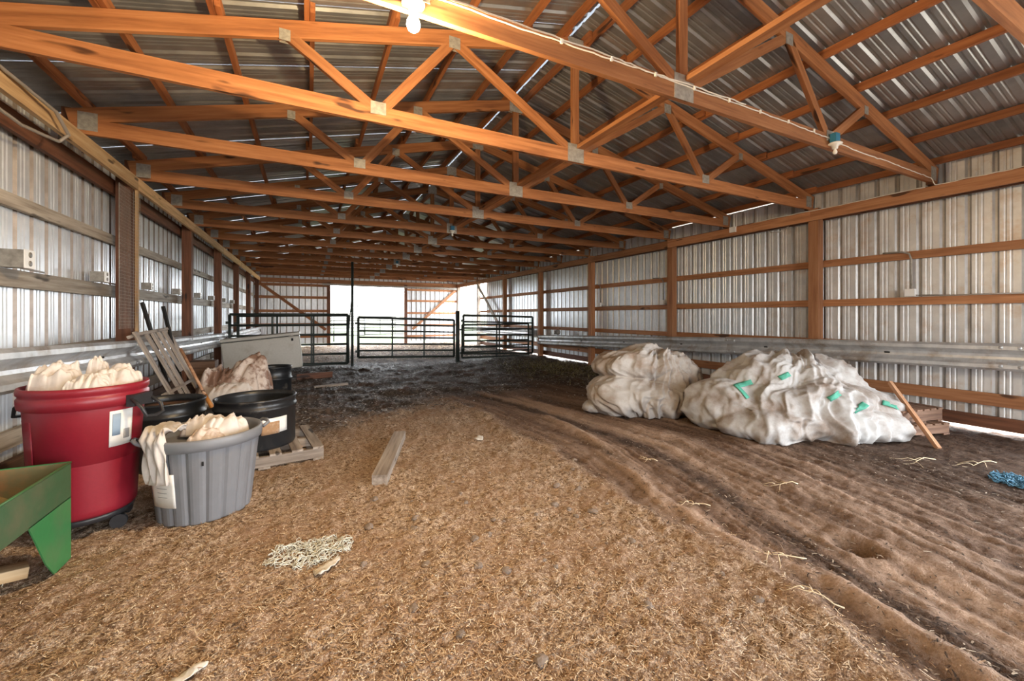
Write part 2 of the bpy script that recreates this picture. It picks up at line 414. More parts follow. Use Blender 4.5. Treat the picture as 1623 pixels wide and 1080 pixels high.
wf = structure('wall_front', (CX, Y0, 0))  # unseen wall with a doorway, added to cut light from behind the camera
for xa, xb, nn, bottom in ((XL, 1.1, 4, .05), (1.1, 4.2, 3, 2.95), (4.2, XR, 3, .05)):
    sc = (xb - xa) / nn / .9144
    for k in range(nn):
        x0 = xa + k * .9144 * sc
        me = sheet_mesh('wall_sheet', 1, M['sheet'], tops=lambda a, x0=x0, bt=bottom, sc=sc: roof_z(x0 + (.9144 - a) * sc) - bt)
        inst('wall_sheet', me, (x0 + .9144 * sc, Y0, bottom), (0, 0, R_(180)), wf, (sc, 1, 1))
# ------------------------------------------------------------------ roof
ce = structure('ceiling', (CX, 0, 4.5))
ang = math.atan(SL); cs, sn = math.cos(ang), math.sin(ang)
LS = 4.86 / cs
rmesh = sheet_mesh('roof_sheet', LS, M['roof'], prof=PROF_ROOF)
for k in range(NS):
    y = Y0 + k * .9144
    for sd in (-1, 1):
        # local z runs up-slope from the eave, local y outward (up), local x along the barn
        up = Vector((-sd * cs, 0, sn)); out = Vector((sd * sn, 0, cs)); ax = up.cross(out) * -1
        ax = out.cross(up)
        base = Vector((CX + sd * (4.86 + .014), y if ax.y > 0 else y + .9144, ZT + .089 - SL * (4.86 + .014)))
        mt = Matrix((ax, out, up)).transposed()
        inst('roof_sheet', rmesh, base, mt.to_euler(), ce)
OFFS = (.13, .62, 1.28, 1.95, 2.62, 3.25, 3.90, 4.52)
TY = [T1Y + TS * k for k in range(-1, 13)]
pieces = [(-4.5, TY[0] + .12)] + [(TY[i] - .12, TY[i + 2] + .12) for i in range(0, 12, 2)] + [(TY[12] - .12, 21.0)]
for sd in (-1, 1):
    for oi_, o_ in enumerate(OFFS):
        for pi_, (a, b) in enumerate(pieces):
            x = CX + sd * (o_ + .042 * (pi_ % 2)); zt = ZT - SL * abs(x - CX) + .0435
            board('purlin', (x, a, zt), (x, b, zt), .038, .086, M['purlin'], ce)
m = MB()
for sd in (-1, 1):
    m.add([(0, Y0, .155), (0, Y1, .155), (sd * .19, Y1, .118), (sd * .19, Y0, .118)], [(0, 1, 2, 3)])
o = m.build('ridge_cap', M['sheet'], None); o.location = (CX, 0, ZT - .012); adopt(o, ce)
for a, b in zip(TY[:-1], TY[1:]):
    board('runner', (CX + .06, a - .0, ZB + .175), (CX + .06, b, ZB + .175), .09, .04, M['truss'], ce)
# ------------------------------------------------------------------ roof trusses
def truss_proto():
    r = empty('roof_truss', (CX, 0, ZB)); mt = M['truss']
    th = .038; H2 = .145
    board('bottom_chord', (CX - HALF, 0, ZB + H2 / 2), (CX + HALF, 0, ZB + H2 / 2), th, H2, mt, r)
    tc = .144
    for sd in (-1, 1):
        p0 = Vector((CX + sd * (HALF + .02), 0, ZT - SL * (HALF + .02) - tc / 2 - .002)); p1 = Vector((CX + sd * .002, 0, ZT - tc / 2 - .002))
        board('top_chord', p0, p1, th, .14, mt, r)
    zt = lambda o_: ZT - SL * abs(o_) - tc
    B = lambda o_: (CX + o_, 0.0, ZB + H2)
    T = lambda o_: (CX + o_, 0.0, zt(o_) + .01)
    def web(a, b, w=.089): board('web', a, b, th, w, mt, r)
    for sd in (-1, 1):
        web((CX + sd * 2.14, .0, ZB + H2 - .02), (CX + sd * 2.80, .0, zt(2.80) + .03))
        web((CX + sd * 2.06, .0, ZB + H2 - .02), (CX + sd * 1.43, .0, zt(1.43) + .02))
        web((CX + sd * .06, .0, ZB + H2 - .02), (CX + sd * 1.37, .0, zt(1.37) + .02))
    board('king_post', (CX, 0, ZB + H2), (CX, 0, zt(0) + .05), .089, th, mt, r, up=(0, 1, 0))
    def plate(o_, z, w, hh):
        board('connector_plate', (CX + o_ - w / 2, -.0215, z), (CX + o_ + w / 2, -.0215, z), .004, hh, M['plate'], r)
        board('connector_plate', (CX + o_ - w / 2, .0215, z), (CX + o_ + w / 2, .0215, z), .004, hh, M['plate'], r)
    for sd in (-1, 1):
        plate(sd * (HALF - .12), ZB + .12, .14, .17)
        plate(sd * 2.10, ZB + H2 - .02, .13, .11)
        plate(sd * 2.82, zt(2.82) + .02, .08, .09); plate(sd * 1.40, zt(1.40) + .02, .11, .11)
    plate(0, ZB + .10, .21, .20); plate(0, zt(0) + .05, .20, .17)
    return r
proto = truss_proto()
ordw = ['', '', 'second', 'third', 'fourth', 'fifth', 'sixth', 'seventh', 'eighth', 'ninth', 'tenth', 'eleventh', 'twelfth', 'thirteenth']
for i, y in enumerate(TY):
    o = proto if i == 0 else copy_tree(proto)
    o.location = (CX, y, ZB)
    if i == 0: lb = 'wooden roof truss overhead, only its chord showing in the upper right corner'
    elif i == 1: lb = 'nearest full wooden roof truss, with the lit bulb and white cables along it'
    elif i == 13: lb = 'farthest wooden roof truss, in front of the back wall'
    else: lb = 'wooden roof truss, %s one away counting the truss with the lit bulb as first' % ordw[i]
    tag(o, lb, 'roof truss', 'roof trusses of the barn')
# heel blocks beside the posts
for y in TY:
    board('heel_block', (-1.99, y + .045, 3.1), (-1.99, y + .045, 3.34), .10, .05, M['post'], wl, up=(0, 1, 0))
    board('heel_block', (7.25, y + .045, 3.1), (7.25, y + .045, 3.34), .10, .05, M['post'], wr, up=(0, 1, 0))
# ------------------------------------------------------------------ guard rails (W-beam)
def wbeam(name, X, pts, face, label, splice=None, parent=None):
    """pts: list of (y, ztop); face=+1 bulges towards +x"""
    prof = [(.030, .155), (.062, .150), (.080, .125), (.080, .085), (.060, .062), (.012, .030), (.004, 0), (.012, -.030), (.060, -.062), (.080, -.085), (.080, -.125), (.062, -.150), (.030, -.155)]
    r = empty(name, (X, pts[0][0], pts[0][1] - .155))
    for i in range(len(pts) - 1):
        (ya, za), (yb_, zb) = pts[i], pts[i + 1]; m = MB(); vs = []
        off = .004 * (i % 2)
        n = len(prof)
        for (yy, zz) in ((ya - .12, za), (yb_ + .12, zb)):
            for dx, dz in prof: vs.append((X + face * (dx + off), yy, zz - .155 + dz))
            for dx, dz in reversed(prof): vs.append((X + face * (dx + off - .004), yy, zz - .155 + dz))
        k = 2 * n; fs = [(j, (j + 1) % k, k + (j + 1) % k, k + j) for j in range(k)] + [tuple(range(k)), tuple(reversed(range(k, 2 * k)))]
        m.add(vs, fs, False); pn = m.build('rail_panel', M['rail'], r)
        for e, (yy, zz) in ((0, (ya, za)), (1, (yb_, zb))):
            for dz in (-.105, .105):
                b = MB(); b.lathe([(.018, 0), (.018, .006), (.010, .014), (.001, .016)], 10); bo = b.build('bolt', M['rail'])
                bo.location = (X + face * (.080 + off), yy + (.07 if e == 0 else -.07), zz - .155 + dz); bo.rotation_euler = (0, face * R_(90), 0); adopt(bo, pn)
        # slotted hole in the valley
        for q in (.33, .82):
            yy = ya + (yb_ - ya) * q; zz = za + (zb - za) * q
            b = MB(); b.lathe([(.001, 0), (.017, 0), (.017, .003), (.001, .003)], 12); bo = b.build('bolt_slot', M['black'])
            bo.scale = (1, 2.0, 1); bo.location = (X + face * (.004 + off), yy, zz - .155); bo.rotation_euler = (0, face * R_(90), 0); adopt(bo, pn)
    for y in POSTY:
        if pts[0][0] - .2 < y < pts[-1][0] + .2:
            zz = np.interp(y, [p[0] for p in pts], [p[1] for p in pts]) - .155
            board('spacer_block', (X - face * .027, y - .06, zz), (X - face * .027, y + .06, zz), .03, .2, M['post'], r)
    tag(r, label, 'guard rail'); return r
wbeam('guard_rail', -1.868, [(-1.6, 1.28), (2.2, 1.235), (6.3, 1.11), (8.7, 1.055), (12.2, .975)], 1, 'dented galvanised guard rail along the left wall behind the red bin')
wbeam('guard_rail', 7.088, [(.93, 1.10), (1.62, 1.09), (5.0, 1.0), (8.6, .87), (12.02, .745)], -1, 'long galvanised guard rail along the right wall behind the white bulk bags')
wbeam('guard_rail', 7.088, [(13.0, .95), (17.6, .93)], -1, 'pale guard rail length behind the right gate panels')
wbeam('guard_rail', -1.868, [(13.2, .95), (17.0, .95), (20.4, .93)], 1, 'pale guard rail length behind the left gate panels')
# ------------------------------------------------------------------ gates
def pipe_gate(name, a, b, ztop_a, ztop_b, zbot_a, zbot_b, nb, nv, label, r=.029, lean=0.0):
    a = Vector((*a, 0)); b = Vector((*b, 0)); root = empty(name, (a + b) / 2)
    nrm = (b - a).cross(Vector((0, 0, 1))).normalized()
    def P(s, t):        # s along, t 0 bottom .. 1 top
        p = a.lerp(b, s); zb = zbot_a + (zbot_b - zbot_a) * s; zt = ztop_a + (ztop_b - ztop_a) * s
        return Vector((p.x, p.y, zb + (zt - zb) * t)) + nrm * lean * t
    for i in range(nb):
        t = i / (nb - 1)
        rr = r * 1.15 if i in (0, nb - 1) else r * .85
        MB().tube([P(0, t), P(1, t)], rr, 8).build('rail', M['gate'], root)
    for i in range(nv):
        s = i / (nv - 1)
        if i in (0, nv - 1): MB().tube([P(s, 0), P(s, 1)], r * 1.15, 8).build('end_post', M['gate'], root)
        else: MB().bar(P(s, 0) - nrm * .026, P(s, 1) - nrm * .026, .012, .045, up=(b - a).normalized()).build('upright', M['gate'], root)
    for t in (.15, .85):
        MB().box(P(0, t) - (b - a).normalized() * .04, (.08, .05, .06)).build('hinge', M['gate'], root)
    tag(root, label, 'gate'); return root
pipe_gate('pipe_gate', (-1.70, 11.98), (.98, 11.98), 1.43, 1.43, .12, .12, 6, 4, 'dark steel pipe gate panel in front, behind the grey freezer')
pipe_gate('pipe_gate', (-1.55, 12.22), (.98, 12.22), 1.40, 1.42, .15, .08, 6, 4, 'second steel pipe panel doubled up behind the freezer gate, uprights slanting', lean=.10)
pipe_gate('pipe_gate', (1.24, 11.95), (3.98, 11.95), 1.36, 1.27, .26, .17, 7, 4, 'closed steel pipe gate with seven rails in the middle of the row')
pipe_gate('pipe_gate', (4.28, 11.95), (6.90, 12.30), 1.42, 1.36, .24, .12, 7, 3, 'steel pipe gate panel reaching the right wall, the taller of two')
pipe_gate('pipe_gate', (4.34, 12.24), (6.92, 12.62), 1.12, 1.12, .08, .02, 7, 3, 'lower pipe panel overlapping behind the right gate', r=.026)
def steel_post(x, y, zt, label, r=.045):
    o = MB().tube([(x, y, -.1), (x, y, zt)], r, 12).build('gate_post', M['gate'])
    tag(o, label, 'post'); return o
g = steel_post(1.09, 12.0, 2.88, 'tall dark steel pole left of the middle gate', .035)
board('cable_stay', (1.08, 12.0, 2.0), (.93, 12.02, .15), .02, .03, M['gate'], g)
steel_post(4.11, 12.0, 1.55, 'short dark steel post right of the middle gate', .06)
# ------------------------------------------------------------------ lamps and wiring
def lampholder(name, loc, label, lit=False, box=True):
    r = empty(name, loc)
    x, y, z = loc
    if box:
        MB().box((x, y, z + .075), (.075, .055, .095)).build('box', M['bluebox'], r)
    b = MB().lathe([(.001, 0.032), (.05, .030), (.064, .018), (.060, .010), (.030, .004), (.024, -.03), (.001, -.03)], 24, (x, y, z)).build('socket', M['porcelain'], r)
    t = NT('bulb_glass_lit' if lit else 'bulb_glass')
    if lit:
        t.b.inputs['Emission Color'].default_value = (1, .80, .50, 1); t.b.inputs['Emission Strength'].default_value = 120
        t.fin((1, .95, .85), .3)
    else: t.fin((.85, .84, .80), .2)
    bs = 1 if lit else .55
    bo = MB().lathe([(.001, -.135), (.016, -.132), (.027, -.120), (.032, -.100), (.029, -.078), (.019, -.055), (.014, -.030), (.013, -.02)], 24, (0, 0, 0)).build('bulb', t.m)
    bo.location = (x, y, z - (0 if lit else .012)); bo.scale = (bs * 1.15, bs * 1.15, bs); adopt(bo, r)
    if lit:
        l = bpy.data.lights.new('bulb_light', 'POINT'); l.energy = 75; l.color = (1, .72, .38); l.shadow_soft_size = .032
        lo = bpy.data.objects.new('bulb_light', l); col.objects.link(lo); lo.location = (x, y, z - .20); adopt(lo, r)
    tag(r, label, 'light bulb'); return r
lampholder('bare_bulb', (.52, T1Y - .05, 3.10), 'glowing bare bulb in a white lampholder under the nearest truss', True, False)
lampholder('bare_bulb', (4.76, T1Y - .06, 3.115), 'unlit bulb below a blue box at the right of the nearest truss')
lampholder('bare_bulb', (CX, T1Y + 4 * TS - .06, 3.12), 'small unlit bulb with blue box at the centre of the fifth truss')
lampholder('bare_bulb', (CX, T1Y + 8 * TS - .06, 3.10), 'tiny unlit bulb with blue box at the centre of the ninth truss')
def cable(name, pts, label, r=.0055, mat='cable', cat='cable', jit=.006, n=10):
    P = []
    pts = [Vector(p) for p in pts]
    for a, b in zip(pts[:-1], pts[1:]):
        for k in range(n): P.append(a.lerp(b, k / n) + Vector((0, 0, random.uniform(-jit, jit) * (1 if k else .3))))
    P.append(pts[-1]); o = MB().tube(P, r, 6).build(name, M[mat]); tag(o, label, cat); return o
yf = T1Y - .027
zc = ZB + .115
c1 = cable('white_cable', [(.1, yf, zc + .03), (1.2, yf, zc + .02), (2.0, yf, zc + .02), (2.5, yf, zc), (3.4, yf - .002, zc), (4.3, yf, zc - .01), (4.78, yf, zc - .02)], 'white cable pair stapled along the nearest truss from ridge plate to blue box')
cable('white_cable', [(.1, yf - .004, zc), (1.2, yf - .004, zc - .01), (2.0, yf - .004, zc), (2.6, yf - .004, zc + .012), (3.4, yf - .004, zc + .018)], 'lower white cable of the pair beside the centre plate of the nearest truss')
for x in np.arange(1.5, 4.6, .42): MB().box((x, yf - .006, zc), (.018, .012, .03)).build('cable_staple', M['porcelain'], c1)
c2 = cable('white_cable', [(4.85, yf, zc - .03), (5.4, yf, zc - .055), (6.0, yf, zc - .05), (6.6, yf, zc - .06), (7.07, yf, zc - .07), (7.085, yf - .03, 3.052), (7.085, 1.4, 3.052), (7.085, .3, 3.052)], 'white cable running from the blue box down to the right header board')
cable('white_cable', [(7.085, 2.35, 3.048), (7.085, 3.4, 3.05), (7.085, 4.6, 3.05)], 'thin white cable lying along the right header towards the junction box', .006)
o = MB().box((7.075, 5.0, 3.0), (.05, .12, .10)).build('junction_box', M['whiteplastic']); tag(o, 'white junction box on the right header board', 'junction box')
cable('dark_wire', [(7.08, 4.35, 2.86), (7.0, 4.25, 2.80), (6.98, 4.1, 2.79), (7.05, 4.0, 2.86)], 'short loop of wire hanging under the right header beyond the nearest post', .006, 'wire', jit=.003)
cable('dark_wire', [(7.08, 12.9, 2.9), (7.0, 12.85, 2.72), (6.98, 13.3, 2.70), (7.06, 13.4, 2.88)], 'loop of dark wire below the far end of the right header', .008, 'wire', jit=.003)
# grey cable at the upper left corner
cable('grey_cable', [(-1.86, 2.9, 3.10), (-1.855, 3.9, 3.08), (-1.80, 4.55, 3.03), (-1.80, 4.75, 2.92), (-1.84, 4.70, 2.84), (-1.88, 4.3, 2.80), (-1.88, 3.6, 2.83)], 'grey cable looping off the left header in the upper left corner', .013, 'wire', jit=.002)
# electrical boxes on left girts
def outlet(x, y, z, s, label, face):
    r = empty('outlet_box', (x, y, z)); D = .12 * s
    MB().box((x + D / 2 - .03, y, z + .055 * s), (D, .10 * s, .11 * s)).build('box', M['greybox'], r)
    p = MB().box((x + D - .027, y, z + .055 * s), (.008, .105 * s, .115 * s)).build('cover_plate', M['whiteplastic'], r)
    for dz in (.027, -.027):
        q = MB().lathe([(.001, 0), (.018 * s, 0), (.018 * s, .003), (.001, .003)], 12).build('receptacle', M['greybox'])
        q.location = (x + D - .023, y, z + .055 * s + dz * s); q.rotation_euler = (0, R_(90), 0); adopt(q, p)
    MB().tube([(x - .0, y - face * .06 * s, z + .02), (x, y - face * .2, z + .012), (x, y - face * .5, z + .006)], .008, 6).build('cable_tail', M['wire'], r)
    tag(r, label, 'outlet box', 'outlet boxes along the left wall'); return r
ols = [(4.55, 1.25, 'large outlet box on the left girt at the frame edge'), (6.02, 1.0, 'outlet box on the left girt just before the nearest post'),
       (7.54, .9, 'outlet box on the left girt above the leaning pallet'), (9.0, .9, 'outlet box just before the second left post'),
       (10.5, .9, 'outlet box between the second and third left posts, nearer one'), (11.85, .9, 'outlet box just before the third left post'), (13.4, .9, 'outlet box in the fourth left wall bay, nearer one'), (14.8, .9, 'farthest outlet box along the left girts')]
for y, s_, lb in ols: outlet(-2.07, y, 1.772, s_, lb, -1)
def wallbox(y, label):
    r = empty('switch_box', (7.26, y, 1.66))
    MB().box((7.25, y, 1.71), (.07, .10, .10)).build('box', M['whiteplastic'], r)
    MB().tube([(7.265, y, 1.75), (7.265, y, 2.16), (7.262, y + .02, 2.24), (7.26, y + .10, 2.27), (7.26, y + .30, 2.278)], .012, 8).build('conduit', M['plate'], r)
    MB().tube([(7.262, y - .05, 1.675), (7.262, y - .4, 1.662), (7.262, y - 1.2, 1.66)], .008, 6).build('cable_tail', M['wire'], r)
    tag(r, label, 'switch box', 'switch boxes on the right wall')
wallbox(2.55, 'white switch box with bent conduit on the nearest right wall bay')
wallbox(6.85, 'white switch box beside the second post of the right wall')
wallbox(9.1, 'white switch box at the far bay just before the third right post')
# wire mesh guard round the first left post
m = MB()
for k in range(0, 42):
    z = 1.28 + k * .0385
    m.tube([(-1.90, 6.10, z + .02), (-1.895, 6.47, z + .01), (-1.86, 6.60, z)], .0016, 3, cap=False)
for k in range(0, 14):
    y = 6.10 + k * .037
    x = -1.90 if k < 10 else -1.895 + .011 * (k - 9)
    m.tube([(x, y, 1.25), (x, y, 2.9)], .0016, 3, cap=False)
m.tube([(-1.90, 6.10, 1.25), (-1.90, 6.10, 2.9)], .005, 5)
o = m.build('wire_mesh', M['plate']); tag(o, 'fine wire mesh stretched round the nearest left post', 'wire mesh')
# ------------------------------------------------------------------ crumpled cloth shapes
def ico(sub):
    bm = bmesh.new(); bmesh.ops.create_icosphere(bm, subdivisions=sub, radius=1)
    v = np.array([q.co[:] for q in bm.verts]); f = [tuple(q.index for q in p.verts) for p in bm.faces]; bm.free(); return v, f
ICO = {k: ico(k) for k in (2, 4, 5, 6, 7)}
def tri(x): return 2 * np.abs(2 * (x - np.floor(x + .5))) - 1
def folds(P, seed, n, f0, f1, warp=.25):
    r = np.random.default_rng(seed); W = P + warp * np.stack([vnoise(P * 2.2 + 11, seed), vnoise(P * 2.2 + 37, seed + 1), vnoise(P * 2.2 + 71, seed + 2)], 1)
    out = np.zeros(len(P))
    for i in range(n):
        d = r.normal(size=3); d /= np.linalg.norm(d); f = r.uniform(f0, f1)
        mask = np.clip(.5 + 1.4 * vnoise(P * 1.4 + 5 * i, seed + 9 + i), 0, 1)
        out += mask * tri(W @ d * f + r.uniform()) / f
    return out
def star(name, ells, mat, seed, sub=6, centre=(0, 0, .25), amp=.5, f=(2.5, 7), nf=7, floor=0.0, fine=.006, parent=None, local=False, apex=None):
    """closed cloth shape: the outer skin of several lobes, with sharp creases"""
    D, F = ICO[sub]; c = np.array(centre); best = np.zeros(len(D))
    for e in ells:
        q = c - np.array(e[:3]); rr = np.array(e[3:6]); A = ((D / rr) ** 2).sum(1); B = 2 * ((D * q) / rr ** 2).sum(1); C_ = ((q / rr) ** 2).sum() - 1
        disc = B * B - 4 * A * C_; ok = disc > 0; t_ = np.where(ok, (-B + np.sqrt(np.maximum(disc, 0))) / (2 * A), 0)
        best = np.maximum(best, t_)
    P = c + D * best[:, None]
    sz = best.mean(); Q = P / sz * f[0]
    def ridge(q, sd_): return 1 - 2 * np.abs(vnoise(q, sd_))
    wp = np.stack([fbm(Q * .8 + 3, seed + 1, 2), fbm(Q * .8 + 19, seed + 2, 2), fbm(Q * .8 + 41, seed + 3, 2)], 1)
    rr_ = np.random.default_rng(seed); dsp = .10 * fbm(Q * .9, seed + 4, 2)
    for i_ in range(3):         # creases run along a different direction in each layer
        d_ = rr_.normal(size=3); d_ /= np.linalg.norm(d_); al = (Q + .55 * wp) - .62 * ((Q + .55 * wp) @ d_)[:, None] * d_
        dsp = dsp + .055 * ridge(al * 1.7 + 9 * i_, seed + 10 + i_) + .032 * ridge(al * 3.9 + 4 * i_, seed + 20 + i_) + .013 * ridge(al * 8.5, seed + 30 + i_)
    if apex is not None:        # long folds sweeping down from where the cloth is gathered
        dx_, dy_ = P[:, 0] - apex[0], P[:, 1] - apex[1]; r2 = np.hypot(dx_, dy_) + 1e-6; W3 = np.stack([dx_ / r2 * 2.6, dy_ / r2 * 2.6, r2 * .9 + (apex[2] - P[:, 2]) * .5], 1) + .35 * wp
        dsp = .42 * dsp + (.16 * ridge(W3 * 1.25, seed + 61) + .09 * ridge(W3 * 2.7 + 5, seed + 62) + .04 * ridge(W3 * 5.5, seed + 63)) * np.clip(r2 / .25, .25, 1)
    dsp = sz * amp * dsp / f[0] ** .5
    P = P + D * dsp[:, None]
    P[:, 2] = np.maximum(P[:, 2], floor + .006 * vnoise(P * 6, seed))
    m = MB(); m.v = [tuple(p) for p in P]; m.f = list(F); m.sm = [True] * len(F)
    return m.build(name, mat, parent, local, fix=False)
def drape(name, P, th, mat, parent=None):
    """thin cloth or paper: grid of points (rows x cols x 3) given a thickness"""
    R, Cn = P.shape[:2]; m = MB(); vs = [tuple(p) for p in P.reshape(-1, 3)]; n = R * Cn
    nr = np.zeros_like(P); du = np.gradient(P, axis=0); dv = np.gradient(P, axis=1); nr = np.cross(du, dv); nr /= (np.linalg.norm(nr, axis=2, keepdims=True) + 1e-9)
    vs += [tuple(p) for p in (P - nr * th).reshape(-1, 3)]; fs = []
    for i in range(R - 1):
        for j in range(Cn - 1):
            a = i * Cn + j; fs.append((a, a + 1, a + Cn + 1, a + Cn)); fs.append((n + a, n + a + Cn, n + a + Cn + 1, n + a + 1))
    ed = [i * Cn for i in range(R)] + [(R - 1) * Cn + j for j in range(1, Cn)] + [i * Cn + Cn - 1 for i in range(R - 2, -1, -1)] + [j for j in range(Cn - 2, 0, -1)]
    for a, b in zip(ed, ed[1:] + ed[:1]): fs.append((a, b, n + b, n + a))
    m.add(vs, fs, True); return m.build(name, mat, parent)
M['bag'] = dirty('white_woven_bag', (.47, .46, .45), (.21, .15, .11), .44, .66, .75, 2.0, .25)
M['bag_tan'] = dirty('dusty_white_woven_bag', (.48, .45, .42), (.27, .19, .135), .43, .66, .75, 2.4, .25)
M['strap'] = plain('green_webbing', (.07, .34, .24), .7, 0, .2, 60, .2)
M['sack'] = dirty('white_paper_sack', (.66, .60, .55), (.46, .33, .24), .56, .76, .7, 6, .15)
M['brownsack'] = dirty('brown_paper_sack', (.58, .48, .41), (.22, .125, .085), .46, .54, .55, 3.2, .15)
YAW = -26.45
def at_local(root, pts): pass
# left bulk bag
r = empty('bulk_bag', (4.50, 4.62, 0), R_(YAW))
b = star('bag_body', [(-.28, -.12, .26, .50, .46, .27), (-.10, .05, .62, .56, .45, .19), (.12, .10, .66, .50, .45, .20), (.34, .02, .42, .38, .42, .36), (.12, -.28, .22, .40, .34, .26), (.38, -.20, .20, .26, .30, .24), (.2, .2, .3, .5, .5, .4)], M['bag_tan'], 21, 7, (.02, 0, .40), 1.05, (1.7, 5), 14, floor=.0, apex=(.35, .1, .5))
adopt(b, r, True)
for p in ([(-.08, -.52, .50), (.16, -.48, .46), (.22, -.52, .38), (.12, -.55, .26)], [(-.10, -.56, .30), (.10, -.58, .26), (.22, -.55, .10)]):
    t_ = MB().tube(p, .006, 5).build('tie_cord', M['wire']); adopt(t_, r, True)
k = star('bag_tail', [(-.80, -.18, .08, .14, .12, .08)], M['bag'], 5, 4, (-.80, -.18, .08), .9, (1, 3), 6); adopt(k, r, True)
tag(r, 'folded white bulk bag slumped upright, the left of the two by the right wall', 'bulk bag')
# right bulk bag
r = empty('bulk_bag', (5.42, 3.05, 0), R_(YAW))
b = star('bag_body', [(.10, .16, .34, .78, .50, .52), (.05, -.10, .24, .95, .45, .34), (-.78, .02, .26, .42, .40, .32), (.72, -.02, .20, .52, .42, .26), (-.35, -.30, .14, .70, .38, .22), (.25, -.32, .14, .75, .36, .22), (-.2, .2, .4, .55, .4, .36)], M['bag'], 33, 7, (0, 0, .30), 1.15, (2.0, 6), 15, apex=(.25, .3, .9))
adopt(b, r, True)
BAGR = r
def strap(root, body, uv, w=.055, L=.17, tilt=0.0, name='strap'):
    """short band of webbing lying on the skin of a bag, found by a ray from the room side"""
    me = body.data; from mathutils.bvhtree import BVHTree
    bv = BVHTree.FromPolygons([q.co[:] for q in me.vertices], [p.vertices[:] for p in me.polygons])
    rows = []
    ca, sa = math.cos(tilt), math.sin(tilt)
    for i in range(9):
        row = []
        for j in range(4):
            a = (i / 8 - .5) * L; bb = (j / 3 - .5) * w
            x = uv[0] + a * ca - bb * sa; z = uv[1] + a * sa + bb * ca
            hit = bv.ray_cast(Vector((x, -3, z + .9)), Vector((0, 3, -.9)).normalized())
            p = hit[0] if hit[0] is not None else Vector((x, -.3, z))
            row.append((p.x, p.y - .012, p.z + .008))
        rows.append(row)
    o = drape(name, np.array(rows), .004, M['strap']); adopt(o, root, True)
for uv, L, tl in (((-.78, .42), .20, -1.2), ((-.68, .52), .22, .25), ((.12, .33), .16, .5), ((.36, .20), .17, .55), ((.84, .24), .18, -.35), ((-.25, .60), .14, .4)):
    strap(r, b, uv, .06, L, tl)
tag(r, 'wide white bulk bag heap with green straps, lying by the right wall', 'bulk bag')
# ------------------------------------------------------------------ pallets under and beside the bag
def pallet(name, loc, rz, sx, sy, h_, mat, label, slats=6, tilt=(0, 0), cat='pallet'):
    r = empty(name, loc, rz); r.rotation_euler = (tilt[0], tilt[1], rz)
    kids = []
    for k in range(3):
        y = -sy / 2 + .03 + k * (sy - .06) / 2
        kids.append(board('stringer', (-sx / 2, y, h_ / 2), (sx / 2, y, h_ / 2), .04, h_ - .04, mat))
    for k in range(slats):
        x = -sx / 2 + .05 + k * (sx - .10) / (slats - 1)
        kids.append(board('slat', (x, -sy / 2, h_ - .010), (x, sy / 2, h_ - .010), .095, .02, mat))
    for k in range(3):
        x = -sx / 2 + .05 + k * (sx - .10) / 2
        kids.append(board('bottom_slat', (x, -sy / 2, .010), (x, sy / 2, .010), .095, .02, mat))
    for q in kids: adopt(q, r, True)
    tag(r, label, cat); return r
pallet('wood_pallet', (6.52, 2.52, -.005), R_(YAW + 12), .78, .80, .14, M['palletwood'], 'lower brown pallet on the floor behind the leaning wooden stake')
pallet('wood_pallet', (6.54, 2.55, .137), R_(YAW + 18), .74, .78, .16, M['palletwood'], 'upper brown pallet stacked right of the bulk bag with green straps')
M['stick'] = wood('stick_wood', (.26, .12, .06), (.46, .24, .13), (.58, .36, .22))
o = board('wooden_stick', (5.93, 1.86, .0), (6.44, 2.46, .575), .032, .05, M['stick']); tag(o, 'thin wooden stake leaning against the pallets right of the bulk bags', 'stake')
# old tyre peeping out behind left bag
m = MB(); m.tube([(.26 * math.cos(a), 0, .26 * math.sin(a)) for a in np.linspace(0, 2 * math.pi, 28, endpoint=False)], .095, 10, closed=True)
o = m.build('old_tyre', plain('tyre_rubber', (.03, .03, .03), .8, 0, .3)); o.location = (5.22, 5.75, .34); o.rotation_euler = (R_(10), 0, R_(-20)); tag(o, 'dark tyre showing above the folded white bulk bag', 'tyre')
# pail lying on right rail
o = MB().lathe([(.001, .0), (.065, 0), (.08, .17), (.075, .17), (.06, .012), (.001, .012)], 20).build('small_pail', M['greybox']); o.location = (7.06, 11.1, .87); o.rotation_euler = (R_(86), R_(0), R_(4)); tag(o, 'small grey pail lying on the far end of the right guard rail', 'pail')
# ------------------------------------------------------------------ red bin on a wheeled dolly
M['red'] = dirty('red_plastic', (.24, .012, .024), (.30, .07, .055), .60, .80, .38, 3, .08, fine=60)
M['blackplastic'] = plain('black_plastic', (.025, .025, .028), .4, 0, .3, 30)
M['paper'] = dirty('white_label_paper', (.78, .76, .72), (.60, .55, .48), .55, .8, .6, 6, .05)
M['bluelabel'] = plain('grey_blue_print', (.25, .33, .42), .5, 0, .1)
M['ink'] = plain('grey_print', (.35, .34, .33), .6, 0, .1)
def on_round(bc, rfun, a0, a1, z0, z1, off, mat, name, parent, th=.002, n=10, cut=0):
    """thin label wrapped on a round body; angles in degrees about the body's axis"""
    rows = []
    for i in range(n + 1):
        a = R_(a0 + (a1 - a0) * i / n); row = []
        for j in range(4):
            z = z0 + (z1 - z0) * j / 3; rr = rfun(z) + off
            row.append((bc[0] + rr * math.cos(a), bc[1] + rr * math.sin(a), z))
        rows.append(row)
    return drape(name, np.array(rows), -th, mat, parent)
BC = (-1.309, 3.69); r = empty('red_bin', (BC[0], BC[1], 0))
zb, zt_ = .13, .955
def red_r(z): return .245 + (.285 - .245) * (z - zb) / (zt_ - zb)
